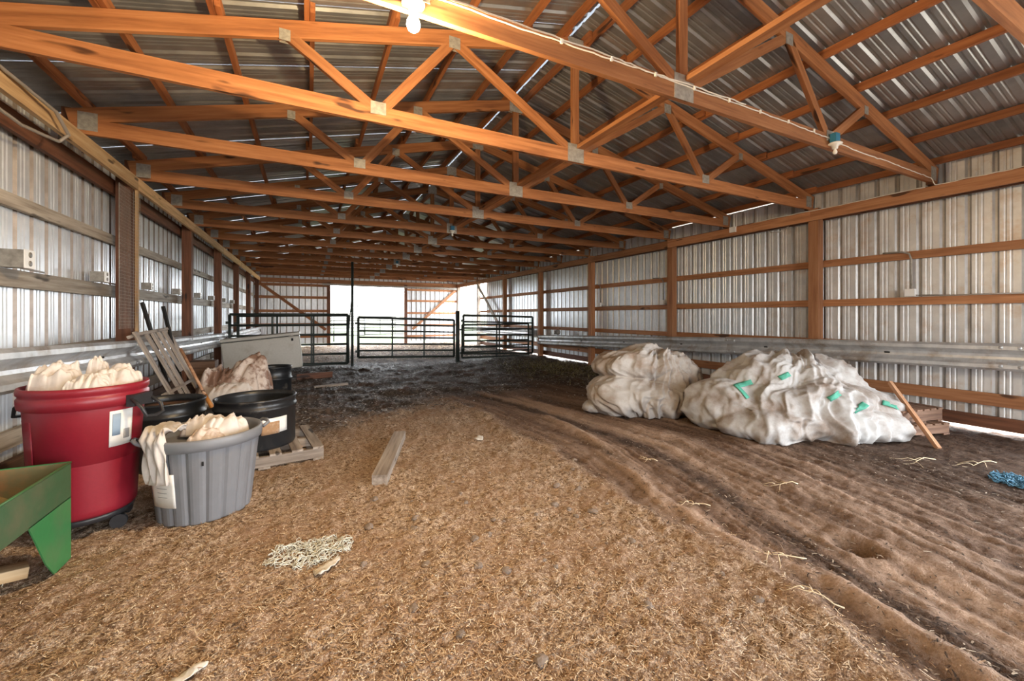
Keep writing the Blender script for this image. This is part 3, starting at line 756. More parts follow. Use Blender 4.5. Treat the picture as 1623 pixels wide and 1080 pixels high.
prof = [(.001, zb + .012), (.20, zb + .006), (.235, zb), (red_r(zb) , zb + .02)] + [(red_r(z), z) for z in np.linspace(zb + .05, .80, 6)] + \
       [(.283, .815), (.305, .83), (.309, .86), (.310, .885), (.302, .895), (.300, .905), (.309, .915), (.311, .94), (.306, .955), (.292, .955), (.290, .93), (.285, .82), (.25, .30), (.001, .28)]
bodyo = MB().lathe(prof, 56, (BC[0], BC[1], 0)).build('bin_body', M['red'], r)
for a in (-142, 95): # moulded flats on the side
    on_round(BC, red_r, a - 14, a + 14, zb + .1, .76, .003, M['red'], 'side_panel', bodyo, .003)
# dolly: ring, cross arms and castors
MB().lathe([(.19, .09), (.225, .09), (.235, .115), (.23, .13), (.19, .13), (.19, .09)], 36, (BC[0], BC[1], 0)).build('dolly_ring', M['blackplastic'], r)
for a in (-100, -28, 44, 116, 188):
    x, y = BC[0] + .215 * math.cos(R_(a)), BC[1] + .215 * math.sin(R_(a))
    c_ = MB().bar((x, y, .085), (x, y, .11), .045, .05).build('castor', M['blackplastic'], r)
    wv = Vector((-math.sin(R_(a + 35)), math.cos(R_(a + 35)), 0)); MB().tube([Vector((x, y, .045)) - wv * .017, Vector((x, y, .045)) + wv * .017], .044, 18).build('wheel', M['blackplastic'], c_)
for a in (-22, 152): # bail handles
    ca, sa = math.cos(R_(a)), math.sin(R_(a)); tx, ty = -sa, ca
    def hp(u, v, z): return (BC[0] + ca * v + tx * u, BC[1] + sa * v + ty * u, z)
    hd = MB().bar(hp(-.075, .325, .845), hp(.075, .325, .845), .05, .075).build('handle_bracket', M['blackplastic'], r)
    MB().tube([hp(-.07, .33, .86), hp(-.078, .40, .80), hp(-.07, .42, .745), hp(0, .425, .735), hp(.07, .42, .745), hp(.078, .40, .80), hp(.07, .33, .86)], .011, 8).build('bail', M['blackplastic'], hd)
lab = on_round(BC, red_r, -50, -22, .56, .79, .004, M['paper'], 'label', r)
on_round(BC, red_r, -47, -38, .63, .77, .0065, M['bluelabel'], 'label_print', lab)
on_round(BC, red_r, -34, -26, .60, .66, .0065, M['ink'], 'label_print', lab)
tag(r, 'tall red plastic bin on a black wheeled dolly, full of empty sacks', 'bin')
def sack(name, loc, radii, seed, mat, label, cat='sack', group=None, rz=0, peak=None, amp=1.0, n=54):
    """empty sack: a sheet pushed up into sharp folds, its edge tucked down"""
    q = np.random.default_rng(seed); U, Vv = np.meshgrid(np.linspace(-1, 1, n), np.linspace(-1, 1, n)); u, v_ = U.ravel(), Vv.ravel()
    x, y = u * np.sqrt(1 - v_ ** 2 * .42), v_ * np.sqrt(1 - u ** 2 * .42); rho = np.clip(np.maximum(np.abs(u), np.abs(v_)), 0, 1)
    N = np.stack([x * 1.3, y * 1.3, x * 0 + seed], 1); wx = vnoise(N, seed + 1); wy = vnoise(N + 31, seed + 2)
    z = 1 - rho ** 3.2
    if peak is not None: z = z * (.45 + .55 * np.clip(1 - np.hypot(x - peak[0], y - peak[1]) / 1.1, 0, 1)) * 1.15
    f = np.zeros(len(x))
    for i in range(8):
        an = q.uniform(0, np.pi); k = q.uniform(.8, 3.6); mk = np.clip(.35 + 1.3 * vnoise(N * 1.1 + 7 * i, seed + 5 + i), 0, 1)
        f += mk * tri(k * ((x + .35 * wx) * np.cos(an) + (y + .35 * wy) * np.sin(an)) + q.uniform()) / (k + .6)
    f += .16 * (1 - 2 * np.abs(vnoise(N * 3.1, seed + 40))) + .08 * (1 - 2 * np.abs(vnoise(N * 6.3 + 4, seed + 41)))
    z = z + .36 * amp * f * (1 - rho ** 6) - .55 * rho ** 6
    P = np.stack([radii[0] * (x * 1.05 + .12 * wx + .10 * f), radii[1] * (y * 1.05 + .12 * wy), radii[2] * 1.25 * z - radii[2] * .45], 1)
    o = drape(name, P.reshape(n, n, 3), .0025, M[mat]); o.location = loc; o.rotation_euler = (0, 0, rz); tag(o, label, cat, group); return o
G1 = 'empty sacks stuffed in the red bin'
sack('empty_sack', (BC[0] - .15, BC[1] + .02, .97), (.13, .14, .115), 3, 'sack', 'crumpled white sack at the left of the red bin', group=G1)
sack('empty_sack', (BC[0] + .045, BC[1] - .12, .94), (.11, .12, .085), 4, 'sack', 'crumpled white sack at the middle front of the red bin', group=G1)
sack('empty_sack', (BC[0] + .13, BC[1] + .06, .955), (.13, .13, .10), 5, 'sack', 'crumpled pinkish sack at the right of the red bin', group=G1)
sack('empty_sack', (BC[0] + .0, BC[1] + .15, 1.00), (.06, .05, .12), 6, 'sack', 'folded end of a sack standing up in the middle of the red bin', group=G1, amp=.6)
# ------------------------------------------------------------------ grey tub
M['grey'] = plain('grey_plastic', (.175, .18, .195), .42, 0, .12, 12)
GC = (-.665, 3.68); r = empty('grey_tub', (GC[0], GC[1], 0))
GB, GT, GH = .275, .335, .575
def grey_r(z): return GB + (GT - GB) * z / GH
n = 18; m = MB(); vs = []; K = n * 6
for z in (0.0, .02, .50):
    for k in range(K):
        a = 2 * math.pi * k / K; ph = k % 6; rr = grey_r(z) + (-.010 if ph == 0 else (.003 if ph in (2, 3, 4) else 0))
        vs.append((GC[0] + rr * math.cos(a), GC[1] + rr * math.sin(a), z))
fs = [(i * K + k, i * K + (k + 1) % K, (i + 1) * K + (k + 1) % K, (i + 1) * K + k) for i in range(2) for k in range(K)] + [tuple(reversed(range(K)))]
m.add(vs, fs, False); m.build('tub_body', M['grey'], r)
MB().lathe([(grey_r(.5) - .012, .495), (.347, .50), (.352, .53), (.352, .565), (.345, .578), (.330, .575), (.322, .56), (.30, .40), (.27, .16), (.001, .15)], 56, (GC[0], GC[1], 0)).build('rim', M['grey'], r)
for a in (20, 200):
    ca, sa = math.cos(R_(a)), math.sin(R_(a))
    p = lambda u, v, z: (GC[0] + ca * v - sa * u, GC[1] + sa * v + ca * u, z)
    MB().tube([p(-.08, .345, .54), p(-.07, .385, .565), p(0, .395, .57), p(.07, .385, .565), p(.08, .345, .54)], .013, 8).build('handle', M['grey'], r)
lab = on_round(GC, grey_r, -148, -112, .13, .36, .008, M['paper'], 'label', r)
for k in range(4): on_round(GC, grey_r, -136, -121, .20 + .03 * k, .205 + .03 * k, .0105, M['ink'], 'label_line', lab, .0006)
on_round(GC, grey_r, -84, -82, .40, .43, .006, M['black'], 'mould_mark', r)
tag(r, 'round grey plastic tub with staved sides and a torn white label', 'tub')
G2 = 'empty sacks stuffed in the grey tub'
sack('empty_sack', (GC[0] + .10, GC[1] + .02, .58), (.15, .13, .075), 13, 'sack', 'crumpled white sack at the right of the grey tub', group=G2)
sack('empty_sack', (GC[0] + .02, GC[1] - .14, .545), (.12, .10, .06), 14, 'brownsack', 'brownish sack in the middle of the grey tub', group=G2)
sack('empty_sack', (GC[0] - .05, GC[1] + .14, .585), (.12, .10, .06), 15, 'sack', 'white sack at the back of the grey tub', group=G2)
# sack hanging over the tub's rim
rows = []
for i in range(26):
    s_ = i / 25; row = []
    for j in range(16):
        q = j / 15 - .5
        a = R_(-135 + q * 26 + 8 * s_)
        if s_ < .5: rad = .15 + .21 * (s_ / .5); z = .60 + .02 * math.sin(s_ * 6)
        else: rad = .362 + .012 * math.sin(5 * s_); z = .60 - .30 * ((s_ - .5) / .5)
        wv = .018 * math.sin(q * 17 + s_ * 5) + .014 * math.sin(q * 31 - s_ * 9)
        row.append((GC[0] + (rad + (wv if s_ > .5 else abs(wv) * .3)) * math.cos(a), GC[1] + (rad + (wv if s_ > .5 else 0)) * math.sin(a), z + (abs(wv) * 2.2 if s_ <= .5 else .3 * wv)))
    rows.append(row)
o = drape('empty_sack', np.array(rows), .003, M['sack']); tag(o, 'white sack hanging over the front rim of the grey tub', 'sack', G2)
# ------------------------------------------------------------------ black drums
M['drum'] = dirty('black_drum_plastic', (.016, .017, .019), (.17, .145, .115), .60, .78, .35, 5, .15, fine=40)
M['drum_in'] = dirty('rusty_residue', (.16, .075, .035), (.06, .03, .02), .45, .65, .6, 6, .2)
def drum(loc, R0, h_, label, fill=None, patch=False, hoops=(.82,)):
    r = empty('black_drum', loc); x, y, z = loc
    pr = [(.001, 0), (R0 * .97, 0), (R0, .02)]
    for q in hoops: pr += [(R0, h_ * q - .03), (R0 + .012, h_ * q - .018), (R0 + .012, h_ * q + .002), (R0, h_ * q + .014)]
    pr += [(R0, h_ - .03), (R0 + .008, h_ - .02), (R0 + .010, h_ - .004), (R0 + .002, h_), (R0 - .008, h_ - .002), (R0 - .010, h_ - .05), (R0 - .012, .03), (.001, .025)]
    MB().lathe(pr, 52, loc).build('drum_wall', M['drum'], r)
    if fill: MB().lathe([(.001, fill), (R0 * .5, fill + .006), (R0 - .013, fill)], 40, loc).build('residue', M['drum_in'], r)
    if patch:
        on_round((x, y), lambda z_: R0, -78, -38, z + .155, z + .30, .003, M['paper'], 'torn_label', r)
        on_round((x, y), lambda z_: R0, -78, -52, z + .15, z + .265, .006, dirty('caked_mud', (.36, .21, .11), (.55, .45, .36), .5, .7, .9, 12, .4), 'caked_mud', r)
    tag(r, label, 'drum', 'cut-down black drums'); return r
pallet('wood_pallet', (-.42, 4.82, -.002), R_(8), 1.0, .95, .13, M['oldwood'], 'grey weathered pallet under the black drum with the torn label')
drum((-.46, 4.80, .130), .345, .475, 'cut-down black drum with a torn label, standing on a pallet', fill=.12, patch=True)
drum((-1.21, 4.98, 0), .30, .60, 'black drum with rusty residue between red bin and grey tub', fill=.54, hoops=(.80,))
drum((-.56, 8.77, 0), .285, .47, 'farthest black drum, in front of the grey freezer', fill=.1, hoops=(.55,))
# ------------------------------------------------------------------ freezer
M['freezer'] = dirty('cream_enamel', (.56, .53, .47), (.42, .37, .30), .58, .8, .45, 3, .05)
r = empty('chest_freezer', (-.88, 11.28, .085))
def fbox(name, c, size, mat, bev=.03, par=None):
    bm = bmesh.new(); bmesh.ops.create_cube(bm, size=1); bmesh.ops.scale(bm, vec=size, verts=bm.verts)
    bmesh.ops.bevel(bm, geom=list(bm.edges), offset=bev, segments=3, affect='EDGES', profile=.6); bmesh.ops.translate(bm, vec=c, verts=bm.verts)
    me = bpy.data.meshes.new(name); bm.to_mesh(me); bm.free(); me.materials.append(mat); me.polygons.foreach_set('use_smooth', [True] * len(me.polygons))
    o = bpy.data.objects.new(name, me); col.objects.link(o); return adopt(o, par, True)
fbox('cabinet', (0, 0, .40), (1.56, .62, .76), M['freezer'], .035, r)
fbox('lid', (0, 0, .825), (1.575, .64, .07), M['freezer'], .02, r)
adopt(MB().box((0, -.312, .786), (1.55, .012, .012)).build('gasket', M['black']), r, True)
adopt(MB().box((.60, -.326, .80), (.10, .03, .03)).build('lid_handle', M['plate']), r, True)
adopt(MB().box((.62, -.318, .70), (.045, .012, .06)).build('lock', M['black']), r, True)
r.rotation_euler = (0, R_(-5.5), 0)
tag(r, 'old cream chest freezer standing tilted in front of the gates', 'freezer')
# ------------------------------------------------------------------ sacks piled on a low crate
r = empty('low_crate', (-.84, 6.80, 0))
for k in range(3): board('plank', (-1.02 + k * .19, 6.38, .30), (-1.02 + k * .19, 7.2, .30), .17, .025, M['oldwood'], r)
for k in range(3): board('side_plank', (-1.12, 6.39, .05 + k * .1), (-.55, 6.39, .05 + k * .1), .022, .085, M['oldwood'], r)
for x in (-1.09, -.58):
    for y in (6.43, 7.15): board('leg', (x, y, -.01), (x, y, .285), .05, .05, M['oldwood'], r, up=(0, 1, 0))
tag(r, 'low grey plank crate under the brown paper sacks', 'crate')
G3 = 'paper sacks heaped behind the drums'
sack('paper_sack', (-1.10, 6.84, .43), (.27, .30, .24), 41, 'brownsack', 'brown and white paper sack at the left of the heap behind the drums', group=G3)
o = sack('paper_sack', (-.76, 6.84, .50), (.33, .32, .37), 42, 'brownsack', 'tall brown paper sack slumped over at the right of the heap', group=G3, peak=(.3, .1), amp=.85); o.location.z = .53
sack('paper_sack', (-.90, 6.52, .39), (.28, .18, .13), 43, 'sack', 'flat pale paper sack lying at the front of the heap', group=G3)
o = fbox('storage_box', (0, 0, .36), (.34, .30, .72), M['darkwood'], .01); o.location = (-1.42, 7.65, 0); tag(o, 'dark wooden box behind the heap of paper sacks', 'box')
o = sack('feed_bag', (-1.50, 13.15, .26), (.38, .30, .42), 47, 'bag', 'pale bag slumped behind the freezer by the left gate', cat='bag')
# ------------------------------------------------------------------ broken pallet leaning on the left rail, with tools
r = empty('leaning_pallet', (-1.25, 6.5, 0))
def lp(y, t): return Vector((-1.20 - .54 * t, y, .0 + 1.22 * t))
yy = [6.02, 6.36, 6.56, 6.80, 7.02, 7.22]
for k, y in enumerate(yy):
    lo = .0 if k not in (3,) else .55
    board('slat', lp(y + .02, lo), lp(y - .02 - .02 * (k % 2), 1.0), .105 if k % 2 == 0 else .085, .022, M['oldwood'], r, up=(.9, 0, .45))
board('cross_board', lp(5.97, .97) + Vector((-.03, 0, -.01)), lp(7.28, .97) + Vector((-.03, 0, .03)), .09, .035, M['oldwood'], r, up=(.45, 0, -.9))
board('cross_board', lp(5.99, .42) + Vector((-.03, 0, -.01)), lp(7.26, .42) + Vector((-.03, 0, -.01)), .09, .035, M['oldwood'], r, up=(.45, 0, -.9))
tag(r, 'broken grey pallet leaning against the left guard rail', 'pallet')
M['iron'] = plain('dark_iron', (.03, .027, .025), .6, .4, .3, 30)
o = MB().bar((-1.58, 7.02, 0.0), (-1.79, 6.42, 1.56), .03, .035).build('fence_stake', M['iron']); tag(o, 'dark iron stake leaning left behind the broken pallet', 'stake')
o = MB().bar((-1.46, 7.05, 0.0), (-1.78, 7.18, 1.53), .03, .035).build('fence_stake', M['iron']); tag(o, 'upright dark iron stake right behind the broken pallet', 'stake')
r = empty('shovel', (-1.0, 6.2, 0))
MB().tube([(-1.45, 6.55, .98), (-1.25, 6.35, .62), (-1.14, 6.24, .42)], .017, 8).build('handle', M['stick'], r)
MB().tube([(-1.14, 6.24, .42), (-1.05, 6.15, .27)], [.02, .024], 8).build('ferrule', plain('orange_paint', (.60, .24, .05), .5), r)
rows = [[(-1.05 + .10 * i / 6 + .35 * (j / 6 - .5) * .5, 6.15 - .10 * i / 6 + .35 * (j / 6 - .5) * .5, .27 - .26 * i / 6 + .05 * (j / 6 - .5) ** 2) for j in range(7)] for i in range(7)]
drape('blade', np.array(rows), .004, M['iron'], r)
tag(r, 'wooden handled shovel with an orange ferrule below the broken pallet', 'shovel')
# ------------------------------------------------------------------ green feeder
M['green'] = dirty('green_paint', (.045, .21, .07), (.12, .17, .09), .5, .8, .35, 2.5, .06, metal=.1)
M['greenside'] = dirty('worn_green_paint', (.05, .12, .055), (.13, .13, .075), .45, .7, .35, 3, .08, metal=.15)
M['greenrust'] = dirty('rusty_green_paint', (.16, .15, .07), (.30, .145, .055), .42, .62, .6, 4, .2)
r = empty('green_feeder', (-1.42, 2.7, 0))
x0, x1, ya, yb_, za, zb2 = -1.66, -1.225, 1.75, 3.25, .355, .555
for x in (x0, x1): MB().box((x, (ya + yb_) / 2, (za + zb2) / 2), (.006, yb_ - ya, zb2 - za)).build('side', M['greenside'], r)
for y in (ya, yb_): MB().box(((x0 + x1) / 2, y, (za + zb2) / 2), (x1 - x0, .006, zb2 - za)).build('end', M['greenrust'], r)
xm = (x0 + x1) / 2
m = MB(); 
for a, b in ((x0, xm), (xm, x1)):
    zA = zb2 - .04 if a == x0 else za + .02; zB_ = za + .02 if a == x0 else zb2 - .04
    m.add([(a, ya, zA), (b, ya, zB_), (b, yb_, zB_), (a, yb_, zA)], [(0, 1, 2, 3)]); m.add([(a, ya, zA - .004), (b, ya, zB_ - .004), (b, yb_, zB_ - .004), (a, yb_, zA - .004)], [(3, 2, 1, 0)])
m.build('trough', M['greenrust'], r, fix=False)
MB().tube([(x0, ya, zb2), (x1, ya, zb2), (x1, yb_, zb2), (x0, yb_, zb2)], .007, 6, closed=True).build('rolled_edge', M['green'], r)
for x in (x0, x1):
    for y, s_ in ((yb_, -1), (ya, 1)):
        MB().prism([(y, .36), (y + s_ * .40, .36), (y + s_ * .25, .10), (y + s_ * .17, 0.005), (y, 0.005)], 'x', x - .003, x + .003).build('leg', M['green'], r)
        MB().prism([(x, .40), (x + (.12 if x == x0 else -.12), .36), (x + (.06 if x == x0 else -.06), 0.005), (x, 0.005)], 'y', y - .003, y + .003).build('leg_flange', M['green'], r)
tag(r, 'green painted metal feed trough with a rusty inside, lower left corner', 'feeder')
# ------------------------------------------------------------------ loose lumber
def lumber(name, a, b, wd, ht, mat, label, lift=.0):
    o = board(name, (a[0], a[1], ht / 2 + lift), (b[0], b[1], ht / 2 + lift), wd, ht, M[mat]); tag(o, label, 'board'); return o
lumber('timber_offcut', (.53, 3.52), (.94, 4.76), .125, .085, 'oldwood', 'grey squared timber lying alone on the straw floor')
lumber('loose_plank', (-.22, 10.05), (.50, 10.22), .04, .13, 'post', 'reddish plank on edge on the floor before the freezer')
lumber('loose_plank', (.10, 8.80), (.72, 8.95), .10, .04, 'oldwood', 'short pale plank flat on the dark floor behind the drums')
o = board('leaning_plank', (-1.72, 3.85, .0), (-1.83, 3.6, .80), .10, .022, M['oldwood'], up=(0, 1, 0)); tag(o, 'grey board leaning on the wall between feeder and red bin', 'board')
o = fbox('wood_block', (0, 0, .03), (.12, .10, .06), M['header'], .006); o.location = (-1.42, 3.14, 0); o.rotation_euler = (0, R_(8), .5); tag(o, 'small pale wood block on the floor by the green feeder leg', 'wood block')
# ------------------------------------------------------------------ twine and scraps
def tangle(name, c, rx, ry, n, mat, label, hmax=.03, r_=.0022, seed=1, seg=14, cat='twine'):
    q = random.Random(seed); m = MB()
    for i in range(n):
        a = q.uniform(0, 6.28); rr = q.uniform(.1, 1); x = c[0] + rx * rr * math.cos(a); y = c[1] + ry * rr * math.sin(a); hd = q.uniform(0, 6.28); P = []
        for k in range(seg):
            z = floor_z(x, y) + .004 + hmax * q.random() * (1 - .5 * rr)
            P.append((x, y, z)); hd += q.uniform(-.7, .7); x += .025 * math.cos(hd); y += .025 * math.sin(hd)
            if ((x - c[0]) / rx) ** 2 + ((y - c[1]) / ry) ** 2 > 1.3: hd += 1.6
        m.tube(P, r_, 4, cap=False)
    o = m.build(name, mat, fix=False); tag(o, label, cat); return o
tangle('twine_tangle', (.02, 2.70), .19, .11, 70, plain('pale_twine', (.70, .70, .62), .8, 0, .2), 'tangle of pale green baling twine on the straw', .035)
tangle('twine_tangle', (5.36, 1.20), .14, .12, 60, plain('blue_twine', (.08, .22, .33), .7, 0, .3), 'tangle of blue twine at the right edge of the floor', .05, .004, 5)
M['straw'] = plain('pale_straw', (.72, .58, .38), .8, 0, .25, 40)
M['scrap'] = dirty('dirty_white_scrap', (.66, .62, .56), (.42, .32, .22), .5, .7, .8, 9, .1)
def scrap(x, y, w_, l_, rz, seed, label):
    rows = []
    q = random.Random(seed)
    for i in range(7):
        row = []
        for j in range(5):
            a, b = (i / 6 - .5) * l_ * (1 - .3 * abs(j / 4 - .5)), (j / 4 - .5) * w_ * (1 - .5 * (i / 6) ** 2)
            X = x + a * math.cos(rz) - b * math.sin(rz); Y = y + a * math.sin(rz) + b * math.cos(rz)
            row.append((X, Y, floor_z(X, Y) + .010 + .012 * q.random()))
        rows.append(row)
    o = drape('paper_scrap', np.array(rows), .002, M['scrap']); tag(o, label, 'scrap')
scrap(-.41, 1.98, .05, .12, .3, 1, 'torn white scrap on the straw in the left foreground')
scrap(.10, 2.50, .07, .16, .6, 2, 'dirty white strip beside the tangle of pale twine')
scrap(1.75, 4.35, .10, .2, 1.0, 3, 'small white scrap on the floor beyond the squared timber')
o = MB().lathe([(.001, 0), (.016, 0), (.018, .004), (.018, .05), (.013, .058), (.013, .07), (.001, .07)], 16).build('bottle_cap', M['scrap']); o.location = (-.62, 1.97, .016); o.rotation_euler = (R_(82), 0, R_(-35)); tag(o, 'small pale plastic stub lying on straw in the left foreground', 'plastic stub')
# twigs on mud
def twig(x, y, rz, L, seed, label):
    q = random.Random(seed); r = empty('dry_twig', (x, y, floor_z(x, y)))
    def limb(px, py, hd, L_, rad, dep):
        P = []; n = 7
        for k in range(n):
            P.append((px, py, floor_z(px, py) + .010 + .012 * math.sin(k)))
            hd += q.uniform(-.28, .28); px += L_ / n * math.cos(hd); py += L_ / n * math.sin(hd)
        MB().tube(P, [rad * (1 - .6 * k / (n - 1)) for k in range(n)], 5).build('stem' if dep == 0 else 'side_shoot', M['straw'], r)
        if dep < 1:
            for k in (2, 3, 4): limb(P[k][0], P[k][1], hd + q.choice((-1, 1)) * q.uniform(.5, 1), L_ * .45, rad * .7, dep + 1)
    limb(x, y, rz, L, .004, 0); tag(r, label, 'twig', 'dry twigs on the mud')
for i, (x, y, rz, L, lb) in enumerate([(3.62, 1.98, 2.6, .30, 'pale branching twig on the rutted mud near the middle right'), (2.65, 2.05, 2.2, .26, 'dry twig in the dark debris between the wheel ruts'),
        (2.55, 1.35, 2.3, .34, 'long dry stalk along the edge of the straw in the foreground'), (2.30, 1.05, 2.2, .28, 'dry stalk on the straw edge nearest the camera'),
        (5.5, 1.75, 2.9, .55, 'tangled dry weed at the foot of the leaning stake'), (5.9, 1.45, 2.9, .5, 'dry weed on dark floor near the right wall'), (3.0, 2.9, 2.4, .22, 'short twig on the mud before the left bulk bag')]):
    twig(x, y, rz, L, 60 + i, lb)
# ------------------------------------------------------------------ clods
M['clod'] = dirty('grey_brown_clod', (.21, .16, .125), (.31, .24, .19), .45, .7, .95, 20, .5)
cm = []
for k in range(5):
    D, F = ICO[2]; P = D * (1 + .28 * fbm(D * 1.6, 70 + k, 3))[:, None]; P[:, 2] *= .62
    m = MB(); m.v = [tuple(p) for p in P]; m.f = list(F); m.sm = [False] * len(F); me = m.mesh('dirt_clod'); me.materials.append(M['clod']); cm.append(me)
qr = random.Random(5); nC = 0
while nC < 64:
    x = qr.gauss(1.25, .75); y = qr.uniform(.75, 3.4)
    if x > interp(y, B_Y, B_X) + .25 or x < -.9: continue
    s_ = .010 + .022 * qr.random() ** 2; o = inst('dirt_clod', cm[nC % 5], (x, y, floor_z(x, y) + s_ * .1), (0, 0, qr.uniform(0, 6.28)), None, (s_ * qr.uniform(.8, 1.4), s_, s_))
    tag(o, 'grey-brown dirt clod lying on the straw litter', 'dirt clod', 'dirt clods scattered on the straw litter'); nC += 1
# ------------------------------------------------------------------ litter nobody could count
def strips(name, N, sampler, Lr, Wr, mat, label, cat, seed, lift=.004, tiltz=.25, upright=False):
    q = np.random.default_rng(seed); X, Y = sampler(q, N); N = len(X); hd = q.uniform(0, 2 * np.pi, N); L = q.uniform(*Lr, N) * q.uniform(.5, 1, N); W = q.uniform(*Wr, N)
    Z = floor_fields(X, Y)[0] + lift * q.uniform(.3, 1.6, N); tz = q.normal(0, tiltz, N); bend = q.normal(0, .25, N)
    if upright: tz = q.uniform(.05, .9, N)
    dx, dy = np.cos(hd) * np.cos(tz), np.sin(hd) * np.cos(tz); dz = np.abs(np.sin(tz)) if upright else np.sin(tz) * .35
    px, py = -np.sin(hd), np.cos(hd); V = np.zeros((N, 6, 3))
    for i, s_ in enumerate((-.5, 0, .5)):
        a = s_ + (.5 if upright else 0)
        bx = bend * (s_ * s_ - .08) * L
        for j, sg in enumerate((-1, 1)):
            wv = W * (.5 if i == 1 else .32) * sg
            V[:, i * 2 + j, 0] = X + dx * L * a + px * (bx + wv); V[:, i * 2 + j, 1] = Y + dy * L * a + py * (bx + wv)
            V[:, i * 2 + j, 2] = Z + np.abs(dz * L * a) + (W * .5 if i == 1 else 0)
    base = (np.arange(N) * 6)[:, None]; F = np.concatenate([base + np.array([0, 1, 3, 2]), base + np.array([2, 3, 5, 4])], 0)
    me = bpy.data.meshes.new(name); me.vertices.add(N * 6); me.vertices.foreach_set('co', V.ravel()); me.loops.add(F.size); me.loops.foreach_set('vertex_index', F.ravel().astype(np.int32))
    me.polygons.add(len(F)); me.polygons.foreach_set('loop_start', np.arange(0, F.size, 4)); me.update(); me.validate()
    at = me.attributes.new('tone', 'FLOAT', 'POINT'); at.data.foreach_set('value', np.repeat(q.uniform(0, 1, N), 6).astype(np.float32))
    me.materials.append(mat); o = bpy.data.objects.new(name, me); col.objects.link(o); o['kind'] = 'stuff'; tag(o, label, cat); return o
def tone_mat(name, stops, rough=.85):
    t = NT(name); a = t.n('ShaderNodeAttribute'); a.attribute_name = 'tone'; return t.fin(t.ramp(a.outputs['Fac'], stops), rough, 0, .2)
ms = tone_mat('straw_litter', [(0, (.14, .08, .045)), (.22, (.30, .18, .10)), (.5, (.50, .34, .21)), (.8, (.70, .54, .37)), (1, (.90, .82, .69))])
md = tone_mat('dark_litter', [(0, (.03, .02, .014)), (.5, (.10, .062, .04)), (.85, (.24, .17, .12)), (1, (.60, .52, .42))])
mg = tone_mat('hay_wisps', [(0, (.06, .05, .025)), (.5, (.22, .20, .09)), (1, (.50, .45, .27))])
mf = tone_mat('trampled_litter', [(0, (.025, .018, .013)), (.5, (.09, .065, .05)), (.72, (.26, .23, .20)), (1, (.74, .72, .68))], .7)
def near_straw(q, N):
    rr = .9 + 7.0 * q.random(N * 3) ** 1.7; th = q.uniform(R_(-60), R_(85), N * 3) ; X = rr * np.sin(th); Y = rr * np.cos(th)
    b = X - interp(Y, B_Y, B_X) + .18 * vnoise(np.stack([X * 2, Y * 2, X * 0], 1), 77)
    ok = (X > -1.88) & (b < .12 * q.normal(size=len(X)) + .02) & (Y > .35); ok &= ~((Y > 5.5) & (q.random(len(X)) < .6)); return X[ok][:N], Y[ok][:N]
strips('straw_litter', 52000, near_straw, (.012, .075), (.0018, .0042), ms, 'loose straw litter covering the left and middle floor', 'straw', 3, .006, .5)
strips('straw_chaff', 60000, near_straw, (.004, .016), (.003, .0075), ms, 'fine chaff and grain husks strewn over the straw floor', 'chaff', 4, .004, .5)
def mud_bits(q, N):
    rr = 1.0 + 8.5 * q.random(N * 3) ** 1.5; th = q.uniform(R_(15), R_(88), N * 3); X = rr * np.sin(th); Y = rr * np.cos(th); s_ = X - interp(Y, TR_Y, TR_X)
    f = floor_fields(X, Y); ok = (f[1] > .5) & (q.random(len(X)) < .12 + .88 * f[4]) & (X < 7.1) & (s_ < 2.2); return X[ok][:N], Y[ok][:N]
strips('dark_litter', 16000, mud_bits, (.01, .06), (.003, .009), md, 'dark plant debris strewn between the wheel ruts', 'debris', 6, .006, .5)
def far_bits(q, N):
    X = q.uniform(-1.2, 6.9, N * 2); Y = q.uniform(5.5, 12.5, N * 2); f = floor_fields(X, Y); ok = (q.random(len(X)) < f[2] * .9 + .05); return X[ok][:N], Y[ok][:N]
strips('manure_litter', 22000, far_bits, (.03, .14), (.008, .022), mf, 'trampled manure litter on the far floor before the gates', 'litter', 7, .012, .5)
def hay_patch(q, N):
    X = q.normal(5.9, .75, N); Y = q.normal(9.3, 1.1, N); ok = (X < 6.95) & (Y < 11.8) & (X > 4.2) & (Y > 6.8); return X[ok], Y[ok]
strips('hay_patch', 4500, hay_patch, (.06, .20), (.004, .009), mg, 'wisps of green hay on the far right floor', 'hay', 8, .01, .5, True)
def back_bits(q, N): return q.uniform(-1.8, 6.9, N), q.uniform(13.0, 20.8, N)
strips('back_litter', 9000, back_bits, (.08, .30), (.012, .035), ms, 'pale straw litter on the floor behind the gates', 'straw', 9, .03, .5)
# ------------------------------------------------------------------ outside
def field_z(X, Y):
    d = np.maximum(Y - 24, 0); return -.06 + .012 * d * (d < 260) + .012 * 260 * (d >= 260) + .3 * np.sin(X * .03) * np.clip(d / 80, 0, 1)
ax = np.concatenate([np.linspace(-220, -12, 24), np.linspace(-10, 40, 40), np.linspace(45, 320, 30)]); ay = np.concatenate([np.linspace(21.4, 40, 22), np.linspace(43, 330, 40)])
GX, GY = np.meshgrid(ax, ay); fx, fy = GX.ravel(), GY.ravel(); P = np.stack([fx, fy, field_z(fx, fy)], 1)
nx, ny = len(ax), len(ay); m = MB(); m.v = [tuple(p) for p in P]; m.f = [(j * nx + i, j * nx + i + 1, (j + 1) * nx + i + 1, (j + 1) * nx + i) for j in range(ny - 1) for i in range(nx - 1)]; m.sm = [True] * len(m.f)
t = NT('pasture'); v = t.coord('Object'); n1 = t.noise(v, .8, 6, .7); gr = t.ramp(n1, [(.3, (.028, .048, .012)), (.6, (.055, .07, .022)), (.8, (.09, .085, .045))])
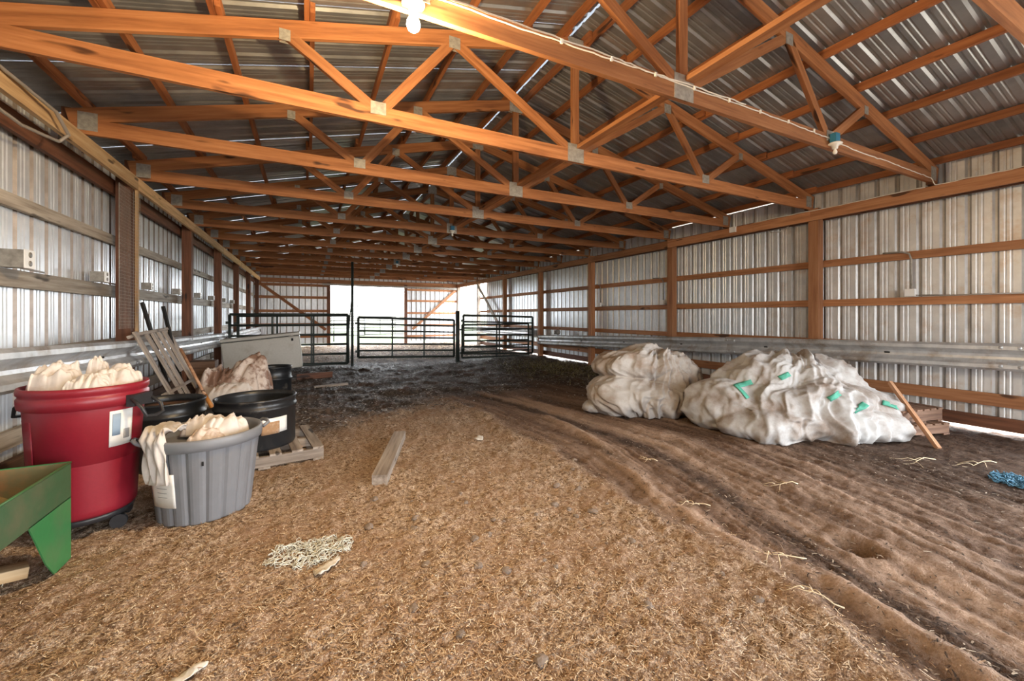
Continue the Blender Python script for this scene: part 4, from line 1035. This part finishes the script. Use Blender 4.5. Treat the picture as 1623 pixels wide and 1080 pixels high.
sp = t.n('ShaderNodeSeparateXYZ'); t.l(v, sp.inputs[0]); mr = t.n('ShaderNodeMapRange'); mr.inputs['From Min'].default_value = 45; mr.inputs['From Max'].default_value = 90; t.l(sp.outputs['Y'], mr.inputs['Value'])
o = m.build('field_ground', t.fin(t.mix(mr.outputs[0], gr, (.07, .06, .04)), .95), fix=False); o['kind'] = 'structure'
m = MB(); m.add([(7.45, -60, -.06), (120, -60, -.06), (120, 21.4, -.06), (7.45, 21.4, -.06)], [(0, 1, 2, 3)]); o = m.build('yard_ground', plain('yard_gravel', (.33, .28, .22), .95, 0, .3, 3), fix=False); o['kind'] = 'structure'
m = MB(); m.add([(-60, -60, -.06), (7.45, -60, -.06), (7.45, -4.6, -.06), (-60, -4.6, -.06)], [(0, 1, 2, 3)]); m.add([(-60, -4.6, -.06), (-2.3, -4.6, -.06), (-2.3, 21.4, -.06), (-60, 21.4, -.06)], [(0, 1, 2, 3)]); o2 = m.build('front_ground', o.data.materials[0], fix=False); o2['kind'] = 'structure'
M['pipe'] = plain('grey_pipe', (.035, .035, .034), .5, .3, .2, 10)
r = empty('livestock_frame', (3.0, 25, 0))
MB().tube([(1.30, 25, -.1), (1.30, 25, 1.98), (5.6, 25, 1.90)], .03, 8).build('frame_pipe', M['pipe'], r)
MB().tube([(2.55, 25, -.1), (2.55, 25, 2.55)], .02, 8).build('pole', M['pipe'], r)
MB().tube([(-1, 25.1, 2.12), (8, 25.1, 1.98)], .012, 6).build('top_wire', M['pipe'], r)
tag(r, 'tall grey pipe frame standing outside the back opening', 'pipe frame')
for i, (x, lb) in enumerate(((.3, 'grey corral panel outside, left in the back opening'), (3.4, 'grey corral panel outside, right in the back opening'), (9.5, 'grey corral panel outside the side opening'))):
    g = pipe_gate('corral_panel', (x, 28 + i), (x + 3.0, 28 + i), 1.35, 1.35, .15, .15, 6, 4, lb)
    for ch in g.children: ch.data.materials[0] = M['pipe']
M['timber_pile'] = M['oldwood']
r = empty('pole_stack', (3.0, 33, 0))
for k in range(5): MB().tube([(-.5, 33 + .02 * k, .55 + .17 * k), (6.5, 33 + .02 * k, .55 + .17 * k)], .07, 8).build('pole', M['plate'], r)
for x in (0, 3, 6): MB().tube([(x, 33.15, -.1), (x, 33.15, 1.5)], .07, 8).build('post', M['plate'], r)
tag(r, 'pale pole fence farther out behind the corral panels', 'fence')
